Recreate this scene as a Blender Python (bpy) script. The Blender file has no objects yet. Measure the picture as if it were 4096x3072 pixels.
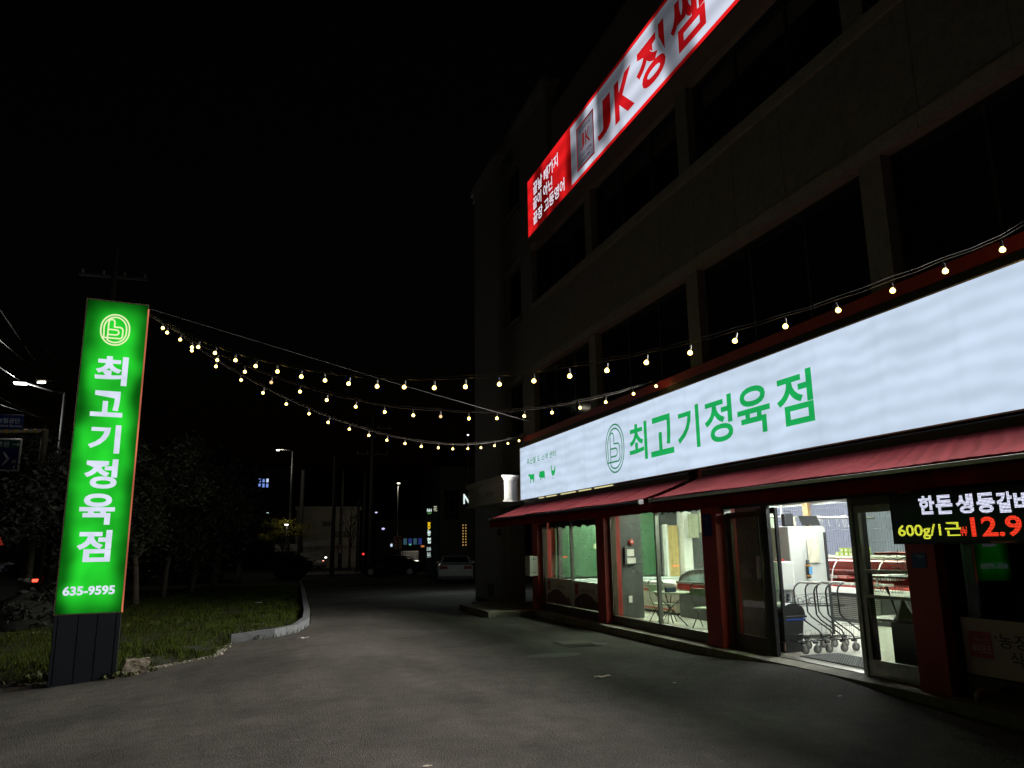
import bpy, bmesh, math, random
from mathutils import Vector, Matrix, noise
random.seed(7)
sc = bpy.context.scene
COL = sc.collection
PI = math.pi

# ---------------------------------------------------------------- camera
F_PX, CX, CY, HCAM = 3070.0, 2048.0, 1536.0, 1.6
_z = Vector((1858 - CX, 13032 + CY, -F_PX)).normalized()
_y = Vector((1007 - CX, -(2195 - CY), -F_PX)).normalized()
_y = (_y - _z * _y.dot(_z)).normalized()
_x = _y.cross(_z)
ROT = Matrix((_x, _y, _z))                       # camera axes -> world axes
cam = bpy.data.cameras.new('camera')
cam.sensor_width = 36.0
cam.lens = F_PX / 4096 * 36.0
cam.clip_start = 0.05
cam.clip_end = 900
camo = bpy.data.objects.new('camera', cam)
COL.objects.link(camo)
camo.matrix_world = Matrix.Translation((0, 0, HCAM)) @ ROT.to_4x4()
sc.camera = camo

# ---------------------------------------------------------------- world (night sky)
w = bpy.data.worlds.new('World')
sc.world = w
w.use_nodes = True
nt = w.node_tree
bg = nt.nodes['Background']
sky = nt.nodes.new('ShaderNodeTexSky')
sky.sky_type = 'NISHITA'
sky.sun_disc = False
sky.sun_elevation = math.radians(-2)
sky.sun_rotation = math.radians(200)
nt.links.new(sky.outputs[0], bg.inputs[0])
bg.inputs[1].default_value = 0.0035
sc.view_settings.view_transform = 'Standard'
sc.view_settings.look = 'None'
sc.view_settings.exposure = 0
sc.view_settings.gamma = 1
sc.view_settings.use_curve_mapping = False
sc.cycles.use_denoising = True
sc.cycles.max_bounces = 8
sc.cycles.transparent_max_bounces = 12
sc.cycles.sample_clamp_indirect = 3.0
sc.cycles.caustics_reflective = False
sc.cycles.caustics_refractive = False

MAIN_W = 1950.0      # power of the area lamp added in front of the long white sign
JK_W = 16.0


def ray(px, py):
    return ROT @ Vector((px - CX, -(py - CY), -F_PX))


def at_x(px, py, D):
    r = ray(px, py)
    return r * (D / r.x) + Vector((0, 0, HCAM))


def at_y(px, py, D):
    r = ray(px, py)
    return r * (D / r.y) + Vector((0, 0, HCAM))


def sstep(a, b, x):
    t = min(1, max(0, (x - a) / (b - a)))
    return t * t * (3 - 2 * t)


def gz(x, y):
    z = -0.08 * max(0.0, 1 - x)
    z = max(z, -0.42)
    far = sstep(24, 50, y)
    z = z * (1 - far) - 0.42 * far
    if x > 4.8 and y < 14:
        z += 0.122 * sstep(5.0, 6.25, x) * math.exp(-((y - 8.0) / 1.6) ** 2)
    return z


def gp(px, py, dz=0.0):
    r = ray(px, py)
    z = 0.0
    for _ in range(12):
        t = (z + dz - HCAM) / r.z
        p = r * t
        z = gz(p.x, p.y)
    return Vector((p.x, p.y, z + dz))


# ---------------------------------------------------------------- materials
MATS = {}


def node(nt, typ, **kw):
    n = nt.nodes.new(typ)
    for k, v in kw.items():
        setattr(n, k, v)
    return n


def mat(name, col, rough=0.7, metal=0.0, var=0.15, scale=6.0, bump=0.0, bscale=60.0, spec=0.5, stain=0.0):
    if name in MATS:
        return MATS[name]
    m = bpy.data.materials.new(name)
    m.use_nodes = True
    t = m.node_tree
    b = t.nodes['Principled BSDF']
    b.inputs['Roughness'].default_value = rough
    b.inputs['Metallic'].default_value = metal
    b.inputs['Specular IOR Level'].default_value = spec
    tc = node(t, 'ShaderNodeTexCoord')
    geo = node(t, 'ShaderNodeNewGeometry')
    n = node(t, 'ShaderNodeTexNoise')
    n.inputs['Scale'].default_value = scale
    n.inputs['Detail'].default_value = 5
    t.links.new(geo.outputs['Position'], n.inputs['Vector'])
    r = node(t, 'ShaderNodeMapRange')
    r.inputs[1].default_value = 0.3
    r.inputs[2].default_value = 0.7
    t.links.new(n.outputs['Fac'], r.inputs[0])
    mx = node(t, 'ShaderNodeMix', data_type='RGBA')
    mx.inputs[6].default_value = (*[c * (1 - var) for c in col], 1)
    mx.inputs[7].default_value = (*[min(1, c * (1 + var)) for c in col], 1)
    t.links.new(r.outputs[0], mx.inputs[0])
    out = mx.outputs[2]
    if stain:
        n3 = node(t, 'ShaderNodeTexNoise')
        n3.inputs['Scale'].default_value = scale * 0.23
        n3.inputs['Detail'].default_value = 8
        n3.inputs['Roughness'].default_value = 0.7
        t.links.new(geo.outputs['Position'], n3.inputs['Vector'])
        r3 = node(t, 'ShaderNodeMapRange')
        r3.inputs[1].default_value = 0.45
        r3.inputs[2].default_value = 0.75
        r3.inputs[3].default_value = 1.0
        r3.inputs[4].default_value = 1 - stain
        t.links.new(n3.outputs['Fac'], r3.inputs[0])
        mm = node(t, 'ShaderNodeMix', data_type='RGBA', blend_type='MULTIPLY')
        mm.inputs[0].default_value = 1
        t.links.new(out, mm.inputs[6])
        t.links.new(r3.outputs[0], mm.inputs[7])
        out = mm.outputs[2]
    t.links.new(out, b.inputs['Base Color'])
    if bump:
        n2 = node(t, 'ShaderNodeTexNoise')
        n2.inputs['Scale'].default_value = bscale
        n2.inputs['Detail'].default_value = 3
        t.links.new(geo.outputs['Position'], n2.inputs['Vector'])
        bp = node(t, 'ShaderNodeBump')
        bp.inputs['Strength'].default_value = bump
        bp.inputs['Distance'].default_value = 0.01
        t.links.new(n2.outputs['Fac'], bp.inputs['Height'])
        t.links.new(bp.outputs[0], b.inputs['Normal'])
    MATS[name] = m
    return m


def glow(name, col, s=1.0, sample='NONE', expr=None):
    """pure emitter; expr(tree, position_socket) may return a brightness socket"""
    if name in MATS:
        return MATS[name]
    m = bpy.data.materials.new(name)
    m.use_nodes = True
    t = m.node_tree
    t.nodes.clear()
    o = node(t, 'ShaderNodeOutputMaterial')
    e = node(t, 'ShaderNodeEmission')
    e.inputs[0].default_value = (*col, 1)
    e.inputs[1].default_value = s
    t.links.new(e.outputs[0], o.inputs[0])
    if expr:
        geo = node(t, 'ShaderNodeNewGeometry')
        sock = expr(t, geo.outputs['Position'])
        mu = node(t, 'ShaderNodeMath', operation='MULTIPLY')
        mu.inputs[1].default_value = s
        t.links.new(sock, mu.inputs[0])
        t.links.new(mu.outputs[0], e.inputs[1])
    m.cycles.emission_sampling = sample
    MATS[name] = m
    return m


def mapr(t, sock, a, b, c, d, smooth=False):
    r = node(t, 'ShaderNodeMapRange')
    if smooth:
        r.interpolation_type = 'SMOOTHSTEP'
    for i, v in enumerate((a, b, c, d)):
        r.inputs[i + 1].default_value = v
    t.links.new(sock, r.inputs[0])
    return r.outputs[0]


def mathn(t, op, a, b=None, bv=0.0):
    n = node(t, 'ShaderNodeMath', operation=op)
    if isinstance(a, (int, float)):
        n.inputs[0].default_value = a
    else:
        t.links.new(a, n.inputs[0])
    if b is not None:
        t.links.new(b, n.inputs[1])
    else:
        n.inputs[1].default_value = bv
    return n.outputs[0]


def noise3(t, pos, scale, vec=(1, 1, 1), detail=2.0, dist=0.0, off=(0, 0, 0)):
    mp = node(t, 'ShaderNodeMapping')
    mp.inputs['Scale'].default_value = vec
    mp.inputs['Location'].default_value = off
    t.links.new(pos, mp.inputs[0])
    n = node(t, 'ShaderNodeTexNoise')
    n.inputs['Scale'].default_value = scale
    n.inputs['Detail'].default_value = detail
    n.inputs['Distortion'].default_value = dist
    t.links.new(mp.outputs[0], n.inputs['Vector'])
    return n.outputs['Fac']


def sepxyz(t, pos):
    s = node(t, 'ShaderNodeSeparateXYZ')
    t.links.new(pos, s.inputs[0])
    return s.outputs


def main_expr(t, pos):           # rows of LED modules seen through the white flex face
    s = sepxyz(t, pos)
    wob = noise3(t, pos, 0.9, (1, 1, 0.6), 3)
    ph = mathn(t, 'ADD', mathn(t, 'MULTIPLY', s[2], bv=30.0), mathn(t, 'MULTIPLY', wob, bv=11.0))
    wave = mathn(t, 'SINE', ph)
    a = mapr(t, wave, -1, 1, 0.925, 1.03)
    b = mapr(t, noise3(t, pos, 1.2, (1, 1, 2.2), 3), 0.3, 0.7, 0.9, 1.06)
    seam = mathn(t, 'FRACT', mathn(t, 'MULTIPLY', s[1], bv=1.0))
    c = mapr(t, mathn(t, 'ABSOLUTE', mathn(t, 'SUBTRACT', seam, bv=0.5)), 0.0, 0.10, 0.965, 1.0, True)
    return mathn(t, 'MULTIPLY', mathn(t, 'MULTIPLY', a, b), c)


def jk_expr(t, pos):             # ageing modules: bright rows with dead patches
    a = mapr(t, noise3(t, pos, 0.75, (1, 1, 0.55), 1.0, 0.0, (0, 0.9, 2.1)), 0.43, 0.60, 0.14, 1.0, True)
    s = sepxyz(t, pos)
    b = mapr(t, mathn(t, 'SINE', mathn(t, 'MULTIPLY', s[2], bv=13.0)), -1, 1, 0.8, 1.1)
    return mathn(t, 'MULTIPLY', a, b)


def pil_expr(t, pos):            # tubes in the middle of the light box, dark towards its edges
    s = sepxyz(t, pos)
    u = mapr(t, s[0], -2.66, -1.80, 0, 1)
    d = mathn(t, 'ABSOLUTE', mathn(t, 'SUBTRACT', u, bv=0.5))
    nz = mapr(t, noise3(t, pos, 1.5, (0.6, 1, 1), 1), 0.35, 0.65, -0.07, 0.07)
    e = mapr(t, mathn(t, 'ADD', d, nz), 0.22, 0.52, 1.0, 0.20, True)
    top = mapr(t, s[2], 5.5, 5.1, 0.16, 1.0, True)
    bot = mapr(t, s[2], 0.70, 1.05, 0.35, 1.0, True)
    n = mapr(t, noise3(t, pos, 2.3, (1, 1, 1), 1), 0.3, 0.7, 0.62, 1.12)
    return mathn(t, 'MULTIPLY', mathn(t, 'MULTIPLY', e, n), mathn(t, 'MULTIPLY', top, bot))


def led_expr(t, pos):            # matrix of dots
    s = sepxyz(t, pos)
    fy = mathn(t, 'SUBTRACT', mathn(t, 'FRACT', mathn(t, 'MULTIPLY', s[1], bv=80.0)), bv=0.5)
    fz = mathn(t, 'SUBTRACT', mathn(t, 'FRACT', mathn(t, 'MULTIPLY', s[2], bv=80.0)), bv=0.5)
    d = mathn(t, 'SQRT', mathn(t, 'ADD', mathn(t, 'MULTIPLY', fy, fy), mathn(t, 'MULTIPLY', fz, fz)))
    return mapr(t, d, 0.30, 0.46, 1.7, 0.05, True)


def glass(name, tint, refl=1.0, rough=0.0):
    if name in MATS:
        return MATS[name]
    m = bpy.data.materials.new(name)
    m.use_nodes = True
    t = m.node_tree
    t.nodes.clear()
    o = node(t, 'ShaderNodeOutputMaterial')
    tr = node(t, 'ShaderNodeBsdfTransparent')
    geo = node(t, 'ShaderNodeNewGeometry')
    dust = mapr(t, noise3(t, geo.outputs['Position'], 3.0, (1, 1, 0.5), 6), 0.35, 0.75, 1.0, 0.86)
    mx0 = node(t, 'ShaderNodeMix', data_type='RGBA', blend_type='MULTIPLY')
    mx0.inputs[0].default_value = 1
    mx0.inputs[6].default_value = (*tint, 1)
    t.links.new(dust, mx0.inputs[7])
    t.links.new(mx0.outputs[2], tr.inputs[0])
    gl = node(t, 'ShaderNodeBsdfGlossy')
    gl.inputs['Roughness'].default_value = rough
    gl.inputs[0].default_value = (refl, refl, refl, 1)
    fr = node(t, 'ShaderNodeFresnel')
    ior = mapr(t, geo.outputs['Backfacing'], 0, 1, 1.5, 1 / 1.5)
    t.links.new(ior, fr.inputs[0])
    mx = node(t, 'ShaderNodeMixShader')
    t.links.new(fr.outputs[0], mx.inputs[0])
    t.links.new(tr.outputs[0], mx.inputs[1])
    t.links.new(gl.outputs[0], mx.inputs[2])
    t.links.new(mx.outputs[0], o.inputs[0])
    MATS[name] = m
    return m


def asphalt_mat():
    m = bpy.data.materials.new('asphalt')
    m.use_nodes = True
    t = m.node_tree
    b = t.nodes['Principled BSDF']
    geo = node(t, 'ShaderNodeNewGeometry')
    pos = geo.outputs['Position']
    fine = noise3(t, pos, 55, (1, 1, 1), 4)
    mid = noise3(t, pos, 4.5, (1, 1, 1), 6)
    big = noise3(t, pos, 0.45, (1, 1, 1), 4, 0.6)
    rut = noise3(t, pos, 0.9, (2.0, 0.35, 1), 4, 0.4)
    vor = node(t, 'ShaderNodeTexVoronoi')
    vor.inputs['Scale'].default_value = 95
    t.links.new(pos, vor.inputs['Vector'])
    chip = mapr(t, vor.outputs['Distance'], 0.05, 0.5, 1.35, 0.75)
    v = mathn(t, 'MULTIPLY', mapr(t, fine, 0.3, 0.7, 0.66, 1.34), mapr(t, mid, 0.3, 0.7, 0.86, 1.14))
    v = mathn(t, 'MULTIPLY', v, mapr(t, big, 0.35, 0.65, 0.70, 1.16))
    v = mathn(t, 'MULTIPLY', v, mapr(t, rut, 0.35, 0.65, 0.88, 1.08))
    v = mathn(t, 'MULTIPLY', v, chip)
    crk = node(t, 'ShaderNodeTexVoronoi', feature='DISTANCE_TO_EDGE')
    crk.inputs['Scale'].default_value = 0.38
    wob = node(t, 'ShaderNodeMixRGB')
    wob.inputs[0].default_value = 0.28
    nn = node(t, 'ShaderNodeTexNoise')
    nn.inputs['Scale'].default_value = 1.6
    nn.inputs['Detail'].default_value = 6
    t.links.new(pos, nn.inputs['Vector'])
    t.links.new(pos, wob.inputs[1])
    t.links.new(nn.outputs['Color'], wob.inputs[2])
    t.links.new(wob.outputs[0], crk.inputs['Vector'])
    v = mathn(t, 'MULTIPLY', v, mapr(t, crk.outputs['Distance'], 0.0, 0.004, 0.86, 1.0))
    mx = node(t, 'ShaderNodeMix', data_type='RGBA')
    mx.inputs[6].default_value = (0, 0, 0, 1)
    mx.inputs[7].default_value = (0.106, 0.099, 0.088, 1)
    t.links.new(v, mx.inputs[0])
    mx.clamp_factor = False
    t.links.new(mx.outputs[2], b.inputs['Base Color'])
    b.inputs['Roughness'].default_value = 0.95
    b.inputs['Specular IOR Level'].default_value = 0.12
    bp = node(t, 'ShaderNodeBump')
    bp.inputs['Strength'].default_value = 0.7
    bp.inputs['Distance'].default_value = 0.012
    h = mathn(t, 'ADD', fine, mathn(t, 'MULTIPLY', vor.outputs['Distance'], bv=0.8))
    t.links.new(h, bp.inputs['Height'])
    t.links.new(bp.outputs[0], b.inputs['Normal'])
    return m


M_ASPH = asphalt_mat()
M_STONE = mat('granite_wall', (0.22, 0.213, 0.208), 0.6, var=0.13, scale=25, bump=0.25, bscale=120, stain=0.35)
M_STONE2 = mat('granite_trim', (0.31, 0.298, 0.285), 0.6, var=0.13, scale=25, bump=0.25, bscale=120, stain=0.3)
M_CORN = mat('cornice_stucco', (0.70, 0.69, 0.66), 0.8, var=0.1, scale=40, bump=0.5, bscale=90, stain=0.2)
M_RED = mat('red_painted_panel', (0.40, 0.030, 0.022), 0.5, var=0.14, scale=3, stain=0.3)
M_FAB = mat('red_awning_canvas', (0.20, 0.030, 0.038), 1.0, spec=0.03, var=0.16, scale=2.2, bump=0.2, bscale=300, stain=0.35)
M_VAL = mat('red_valance_canvas', (0.20, 0.012, 0.018), 1.0, spec=0.05, var=0.3, scale=5, bump=0.2, bscale=300, stain=0.4)
M_BLK = mat('dark_frame_metal', (0.025, 0.025, 0.027), 0.4, 0.3, var=0.1)
M_STEEL = mat('brushed_steel', (0.42, 0.41, 0.38), 0.33, 0.9, var=0.15, scale=12)
M_BRZ = mat('bronze_frame', (0.085, 0.065, 0.045), 0.4, 0.4, var=0.15, scale=9)
M_ALU = mat('dull_aluminium', (0.5, 0.5, 0.48), 0.45, 0.8, var=0.1)
M_WHT = mat('white_enamel', (0.74, 0.74, 0.70), 0.35, var=0.05, scale=3)
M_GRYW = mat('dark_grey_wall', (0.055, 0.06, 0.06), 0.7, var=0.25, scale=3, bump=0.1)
M_WALL = mat('pale_shop_wall', (0.62, 0.64, 0.60), 0.8, var=0.06, scale=2)
M_CEIL = mat('white_ceiling_board', (0.75, 0.75, 0.72), 0.9, var=0.03)
M_TILE = mat('cream_floor_tile', (0.56, 0.55, 0.48), 0.3, var=0.12, scale=7)
M_CONC = mat('worn_concrete', (0.27, 0.25, 0.205), 0.9, var=0.25, scale=7, bump=0.5, bscale=60, stain=0.5)
M_KERB = mat('granite_kerb', (0.15, 0.16, 0.17), 0.8, var=0.12, scale=40, bump=0.4, bscale=90, stain=0.4)
M_GREENB = mat('green_banner', (0.032, 0.10, 0.042), 0.5, var=0.12, scale=1.6)
M_BLACKP = mat('black_plastic', (0.018, 0.018, 0.02), 0.45, var=0.1)
M_GLASSD = mat('dark_window_glass', (0.010, 0.014, 0.030), 0.06, var=0.3, scale=0.8, spec=0.5)
G_SHOP = glass('green_tinted_glass', (0.86, 0.91, 0.81))
G_CLR = glass('clear_glass', (0.9, 0.95, 0.92))
M_WOOD = mat('yellow_pine', (0.62, 0.47, 0.20), 0.6, var=0.18, scale=6)
M_REDP = mat('red_plastic', (0.50, 0.04, 0.03), 0.4, var=0.08)
M_DRK = mat('near_black_paint', (0.012, 0.012, 0.014), 0.6, var=0.1)
M_RUB = mat('rubber', (0.02, 0.02, 0.02), 0.8, var=0.1)
M_POST = mat('poster_paper', (0.58, 0.47, 0.40), 0.6, var=0.06, scale=2)


# ---------------------------------------------------------------- mesh helpers
class MB:
    def __init__(s):
        s.v = []
        s.f = []
        s.sm = False

    def add(s, vs, fs):
        n = len(s.v)
        s.v += [tuple(v) for v in vs]
        s.f += [tuple(i + n for i in f) for f in fs]
        return s

    def box(s, x0, x1, y0, y1, z0, z1):
        return s.add([(x0, y0, z0), (x1, y0, z0), (x1, y1, z0), (x0, y1, z0), (x0, y0, z1), (x1, y0, z1), (x1, y1, z1), (x0, y1, z1)],
                     [(0, 3, 2, 1), (4, 5, 6, 7), (0, 1, 5, 4), (1, 2, 6, 5), (2, 3, 7, 6), (3, 0, 4, 7)])

    def bev(s, x0, x1, y0, y1, z0, z1, b=0.01):
        bm = bmesh.new()
        vs = [bm.verts.new(p) for p in [(x0, y0, z0), (x1, y0, z0), (x1, y1, z0), (x0, y1, z0), (x0, y0, z1), (x1, y0, z1), (x1, y1, z1), (x0, y1, z1)]]
        for f in [(0, 3, 2, 1), (4, 5, 6, 7), (0, 1, 5, 4), (1, 2, 6, 5), (2, 3, 7, 6), (3, 0, 4, 7)]:
            bm.faces.new([vs[i] for i in f])
        bmesh.ops.bevel(bm, geom=bm.edges[:], offset=b, segments=2, affect='EDGES', profile=0.5)
        bm.verts.index_update()
        s.add([v.co[:] for v in bm.verts], [[v.index for v in f.verts] for f in bm.faces])
        bm.free()
        return s

    def obox(s, c, sx, sy, sz, rz=0.0, M=None):
        R = Matrix.Rotation(rz, 3, 'Z') if M is None else M
        vs = [Vector(c) + R @ Vector((i * sx / 2, j * sy / 2, k * sz / 2)) for k in (-1, 1) for (i, j) in ((-1, -1), (1, -1), (1, 1), (-1, 1))]
        return s.add(vs, [(0, 3, 2, 1), (4, 5, 6, 7), (0, 1, 5, 4), (1, 2, 6, 5), (2, 3, 7, 6), (3, 0, 4, 7)])

    def prism(s, pts, d):
        """polygon pts (3D, planar) extruded by vector d"""
        n = len(pts)
        d = Vector(d)
        vs = [Vector(p) for p in pts] + [Vector(p) + d for p in pts]
        return s.add(vs, [tuple(range(n))[::-1], tuple(range(n, 2 * n))] + [(i, (i + 1) % n, n + (i + 1) % n, n + i) for i in range(n)])

    def tube(s, pts, r, n=6, closed=False, cap=True):
        pts = [Vector(p) for p in pts]
        rs = r if isinstance(r, (list, tuple)) else [r] * len(pts)
        base = len(s.v)
        up = Vector((0, 0, 1))
        prev = None
        N = len(pts)
        for i, p in enumerate(pts):
            a = pts[(i - 1) % N] if (closed or i > 0) else p
            b = pts[(i + 1) % N] if (closed or i < N - 1) else p
            t = (b - a)
            t = t.normalized() if t.length > 1e-9 else Vector((0, 0, 1))
            if prev is None:
                q = t.cross(up)
                if q.length < 1e-3:
                    q = t.cross(Vector((1, 0, 0)))
            else:
                q = prev - t * prev.dot(t)
                if q.length < 1e-6:
                    q = t.cross(up)
            q.normalize()
            prev = q
            k = t.cross(q)
            for j in range(n):
                an = 2 * PI * j / n
                s.v.append(tuple(p + (q * math.cos(an) + k * math.sin(an)) * rs[i]))
        for i in range(N if closed else N - 1):
            for j in range(n):
                a = base + i * n + j
                b = base + i * n + (j + 1) % n
                c = base + ((i + 1) % N) * n
                s.f.append((a, b, c + (j + 1) % n, c + j))
        if cap and not closed:
            s.f.append(tuple(base + j for j in range(n))[::-1])
            s.f.append(tuple(base + (N - 1) * n + j for j in range(n)))
        return s

    def lathe(s, prof, c=(0, 0, 0), n=16, sx=1.0, sy=1.0):
        base = len(s.v)
        for (r, z) in prof:
            for j in range(n):
                a = 2 * PI * j / n
                s.v.append((c[0] + r * sx * math.cos(a), c[1] + r * sy * math.sin(a), c[2] + z))
        for i in range(len(prof) - 1):
            for j in range(n):
                a = base + i * n
                s.f.append((a + j, a + (j + 1) % n, a + n + (j + 1) % n, a + n + j))
        s.f.append(tuple(base + j for j in range(n))[::-1])
        e = base + (len(prof) - 1) * n
        s.f.append(tuple(e + j for j in range(n)))
        return s

    def quad(s, a, b, c, d):
        return s.add([a, b, c, d], [(0, 1, 2, 3)])

    def move(s, M):
        s.v = [tuple(M @ Vector(v)) for v in s.v]
        return s

    def build(s, name, m, parent=None, smooth=False, **props):
        me = bpy.data.meshes.new(name)
        me.from_pydata(s.v, [], s.f)
        me.update()
        return link(name, me, m, parent, smooth, **props)


def link(name, me, m, parent=None, smooth=False, **props):
    if m:
        me.materials.append(m)
    if smooth:
        me.polygons.foreach_set('use_smooth', [True] * len(me.polygons))
    o = bpy.data.objects.new(name, me)
    COL.objects.link(o)
    if parent:
        setpar(o, parent)
    for k, v in props.items():
        o[k] = v
    return o


def setpar(o, parent):
    o.parent = parent
    if parent.get('_loc'):
        o.matrix_parent_inverse = Matrix.Translation(-Vector(parent['_loc'])) if not parent.get('_part') else Matrix.Identity(4)


def tag(o, label, cat, group=None):
    o['label'] = label
    o['category'] = cat
    if group:
        o['group'] = group
    return o


ROOTS = []


def thing(name, label, cat, loc=(0, 0, 0), group=None):
    o = bpy.data.objects.new(name, None)
    o.empty_display_size = 0.1
    COL.objects.link(o)
    o.location = loc
    o['_loc'] = list(loc)
    tag(o, label, cat, group)
    ROOTS.append(o)
    return o


def sub(o):
    return o


def copy_tree(o, parent=None, pinv=None):
    c = o.copy()
    COL.objects.link(c)
    if parent:
        inv = o.matrix_parent_inverse.copy()
        c.parent = parent
        c.matrix_parent_inverse = inv
    for ch in list(o.children):
        copy_tree(ch, c)
    return c


def dup(root, loc, label, rz=None):
    c = copy_tree(root)
    c.location = loc
    if rz is not None:
        c.rotation_euler = (0, 0, rz)
    c['label'] = label
    return c


# ---------------------------------------------------------------- lettering
_TC = {}


def textmesh(s, off=0.0, res=4):
    k = (s, off, res)
    if k in _TC:
        return _TC[k]
    cu = bpy.data.curves.new('lettering', 'FONT')
    cu.body = s
    cu.size = 1
    cu.offset = off
    cu.resolution_u = res
    ob = bpy.data.objects.new('lettering', cu)
    COL.objects.link(ob)
    dg = bpy.context.evaluated_depsgraph_get()
    dg.update()
    me = bpy.data.meshes.new_from_object(ob.evaluated_get(dg))
    vs = [v.co.copy() for v in me.vertices]
    fs = [tuple(p.vertices) for p in me.polygons]
    bpy.data.objects.remove(ob)
    bpy.data.curves.remove(cu)
    bpy.data.meshes.remove(me)
    x0 = min(v.x for v in vs)
    x1 = max(v.x for v in vs)
    y0 = min(v.y for v in vs)
    y1 = max(v.y for v in vs)
    vs = [((v.x - x0) / (x1 - x0), (v.y - y0) / (y1 - y0)) for v in vs]
    _TC[k] = (vs, fs, (x1 - x0) / (y1 - y0))
    return _TC[k]


def letters(s, org, u, v, wd, ht, m, parent, off=0.01, name='lettering', skew=0.0, label=None):
    vs, fs, asp = textmesh(s, off)
    if wd is None:
        wd = ht * asp
    org, u, v = Vector(org), Vector(u).normalized(), Vector(v).normalized()
    mb = MB()
    mb.add([org + u * (a * wd + skew * b * ht) + v * (b * ht) for a, b in vs], fs)
    o = mb.build(name, m, parent)
    if label:
        o['label'] = label
    return o


def ribbon(mb, pts, wdt, f, closed=False):
    """flat strip along 2D pts; f maps (a,b) to 3D"""
    n = len(pts)
    segs = n if closed else n - 1
    for i in range(segs):
        a = Vector(pts[i]).to_2d() if False else Vector((pts[i][0], pts[i][1]))
        b = Vector((pts[(i + 1) % n][0], pts[(i + 1) % n][1]))
        d = b - a
        if d.length < 1e-6:
            continue
        d.normalize()
        q = Vector((-d.y, d.x)) * wdt / 2
        e = d * wdt * 0.22
        mb.quad(f(*(a - e - q)), f(*(b + e - q)), f(*(b + e + q)), f(*(a - e + q)))


def arc(cx, cy, rx, ry, a0, a1, n=10):
    return [(cx + rx * math.cos(math.radians(a0 + (a1 - a0) * i / n)), cy + ry * math.sin(math.radians(a0 + (a1 - a0) * i / n))) for i in range(n + 1)]


def logo(f, m, parent, wd):
    """round badge with a looped line inside; coordinates -0.5..0.5 wide, -0.55..0.55 high"""
    mb = MB()
    out = arc(0, 0.05, 0.48, 0.49, 0, 180, 16) + arc(0, -0.05, 0.48, 0.49, 180, 360, 16)
    ribbon(mb, out, wd, f, True)
    inn = [(-0.36, -0.26)] + [(-0.38, 0.05)] + arc(0, 0.05, 0.38, 0.40, 180, 0, 14) + arc(0, -0.08, 0.38, 0.37, 0, -128, 12)
    ribbon(mb, inn, wd, f)
    b = [(-0.235, -0.38), (-0.235, 0.25)] + arc(-0.135, 0.26, 0.10, 0.10, 180, 0, 8) + [(-0.035, 0.10), (0.13, 0.10)] + \
        arc(0.14, -0.01, 0.12, 0.11, 90, 0, 6) + [(0.26, -0.18)] + arc(0.15, -0.20, 0.11, 0.10, 0, -90, 6) + [(-0.43, -0.30)]
    ribbon(mb, b, wd, f)
    c = [(-0.235, 0.00), (0.03, 0.00)] + arc(0.03, -0.09, 0.10, 0.09, 90, -90, 8) + [(-0.235, -0.18)]
    ribbon(mb, c, wd, f)
    return mb.build('logo', m, parent)


UY = Vector((0, -1, 0))     # reading direction on a face that looks towards -X
UZ = Vector((0, 0, 1))
UX = Vector((1, 0, 0))


def spot(name, loc, energy, col, kind='POINT', parent=None, size=0.1, rot=None, sx=1, sy=1, blend=0.5, ang=2.6):
    l = bpy.data.lights.new(name, kind)
    l.energy = energy
    l.color = col
    if kind == 'AREA':
        l.shape = 'RECTANGLE'
        l.size = sx
        l.size_y = sy
    else:
        l.shadow_soft_size = size
    if kind == 'SPOT':
        l.spot_size = ang
        l.spot_blend = blend
    o = bpy.data.objects.new(name, l)
    COL.objects.link(o)
    o.location = loc
    if rot:
        o.rotation_euler = rot
    if parent:
        setpar(o, parent)
    return o


# ================================================================ GROUND
def build_ground():
    xs = [-140, -100, -70, -50, -35, -25, -18, -13, -10] + [-8 + 0.25 * i for i in range(65)] + [9, 12, 20, 35, 60, 100, 160]
    ys = [-30, -15, -8, -4, -1] + [0.25 * i for i in range(120)] + [31, 34, 38, 43, 50, 60, 75, 100, 150, 220, 400]
    mb = MB()
    for y in ys:
        for x in xs:
            mb.v.append((x, y, gz(x, y)))
    W = len(xs)
    for j in range(len(ys) - 1):
        for i in range(W - 1):
            mb.f.append((j * W + i, j * W + i + 1, (j + 1) * W + i + 1, (j + 1) * W + i))
    mb.build('ground', M_ASPH, None, True, kind='structure')


build_ground()

# grass island
edge_px = [(-900, 2775), (-300, 2752), (0, 2737), (130, 2741), (300, 2722), (462, 2712), (620, 2674), (700, 2656), (850, 2628), (922, 2575), (1100, 2550), (1195, 2528), (1238, 2500), (1240, 2462), (1226, 2400), (1212, 2345), (1203, 2312)]
edge = [gp(*p) for p in edge_px]
far_edge = [Vector((4.0, 62, 0)), Vector((-9, 66, 0)), Vector((-11.5, 45, 0)), Vector((-11.0, 31, 0)), Vector((-12.0, 22, 0)), Vector((-12.5, 15, 0)), Vector((-12, 9.5, 0))]


def ingrass(x, y):
    P = [(p.x, p.y) for p in edge + far_edge]
    c = False
    j = len(P) - 1
    for i in range(len(P)):
        if (P[i][1] > y) != (P[j][1] > y) and x < (P[j][0] - P[i][0]) * (y - P[i][1]) / (P[j][1] - P[i][1]) + P[i][0]:
            c = not c
        j = i
    return c


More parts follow.
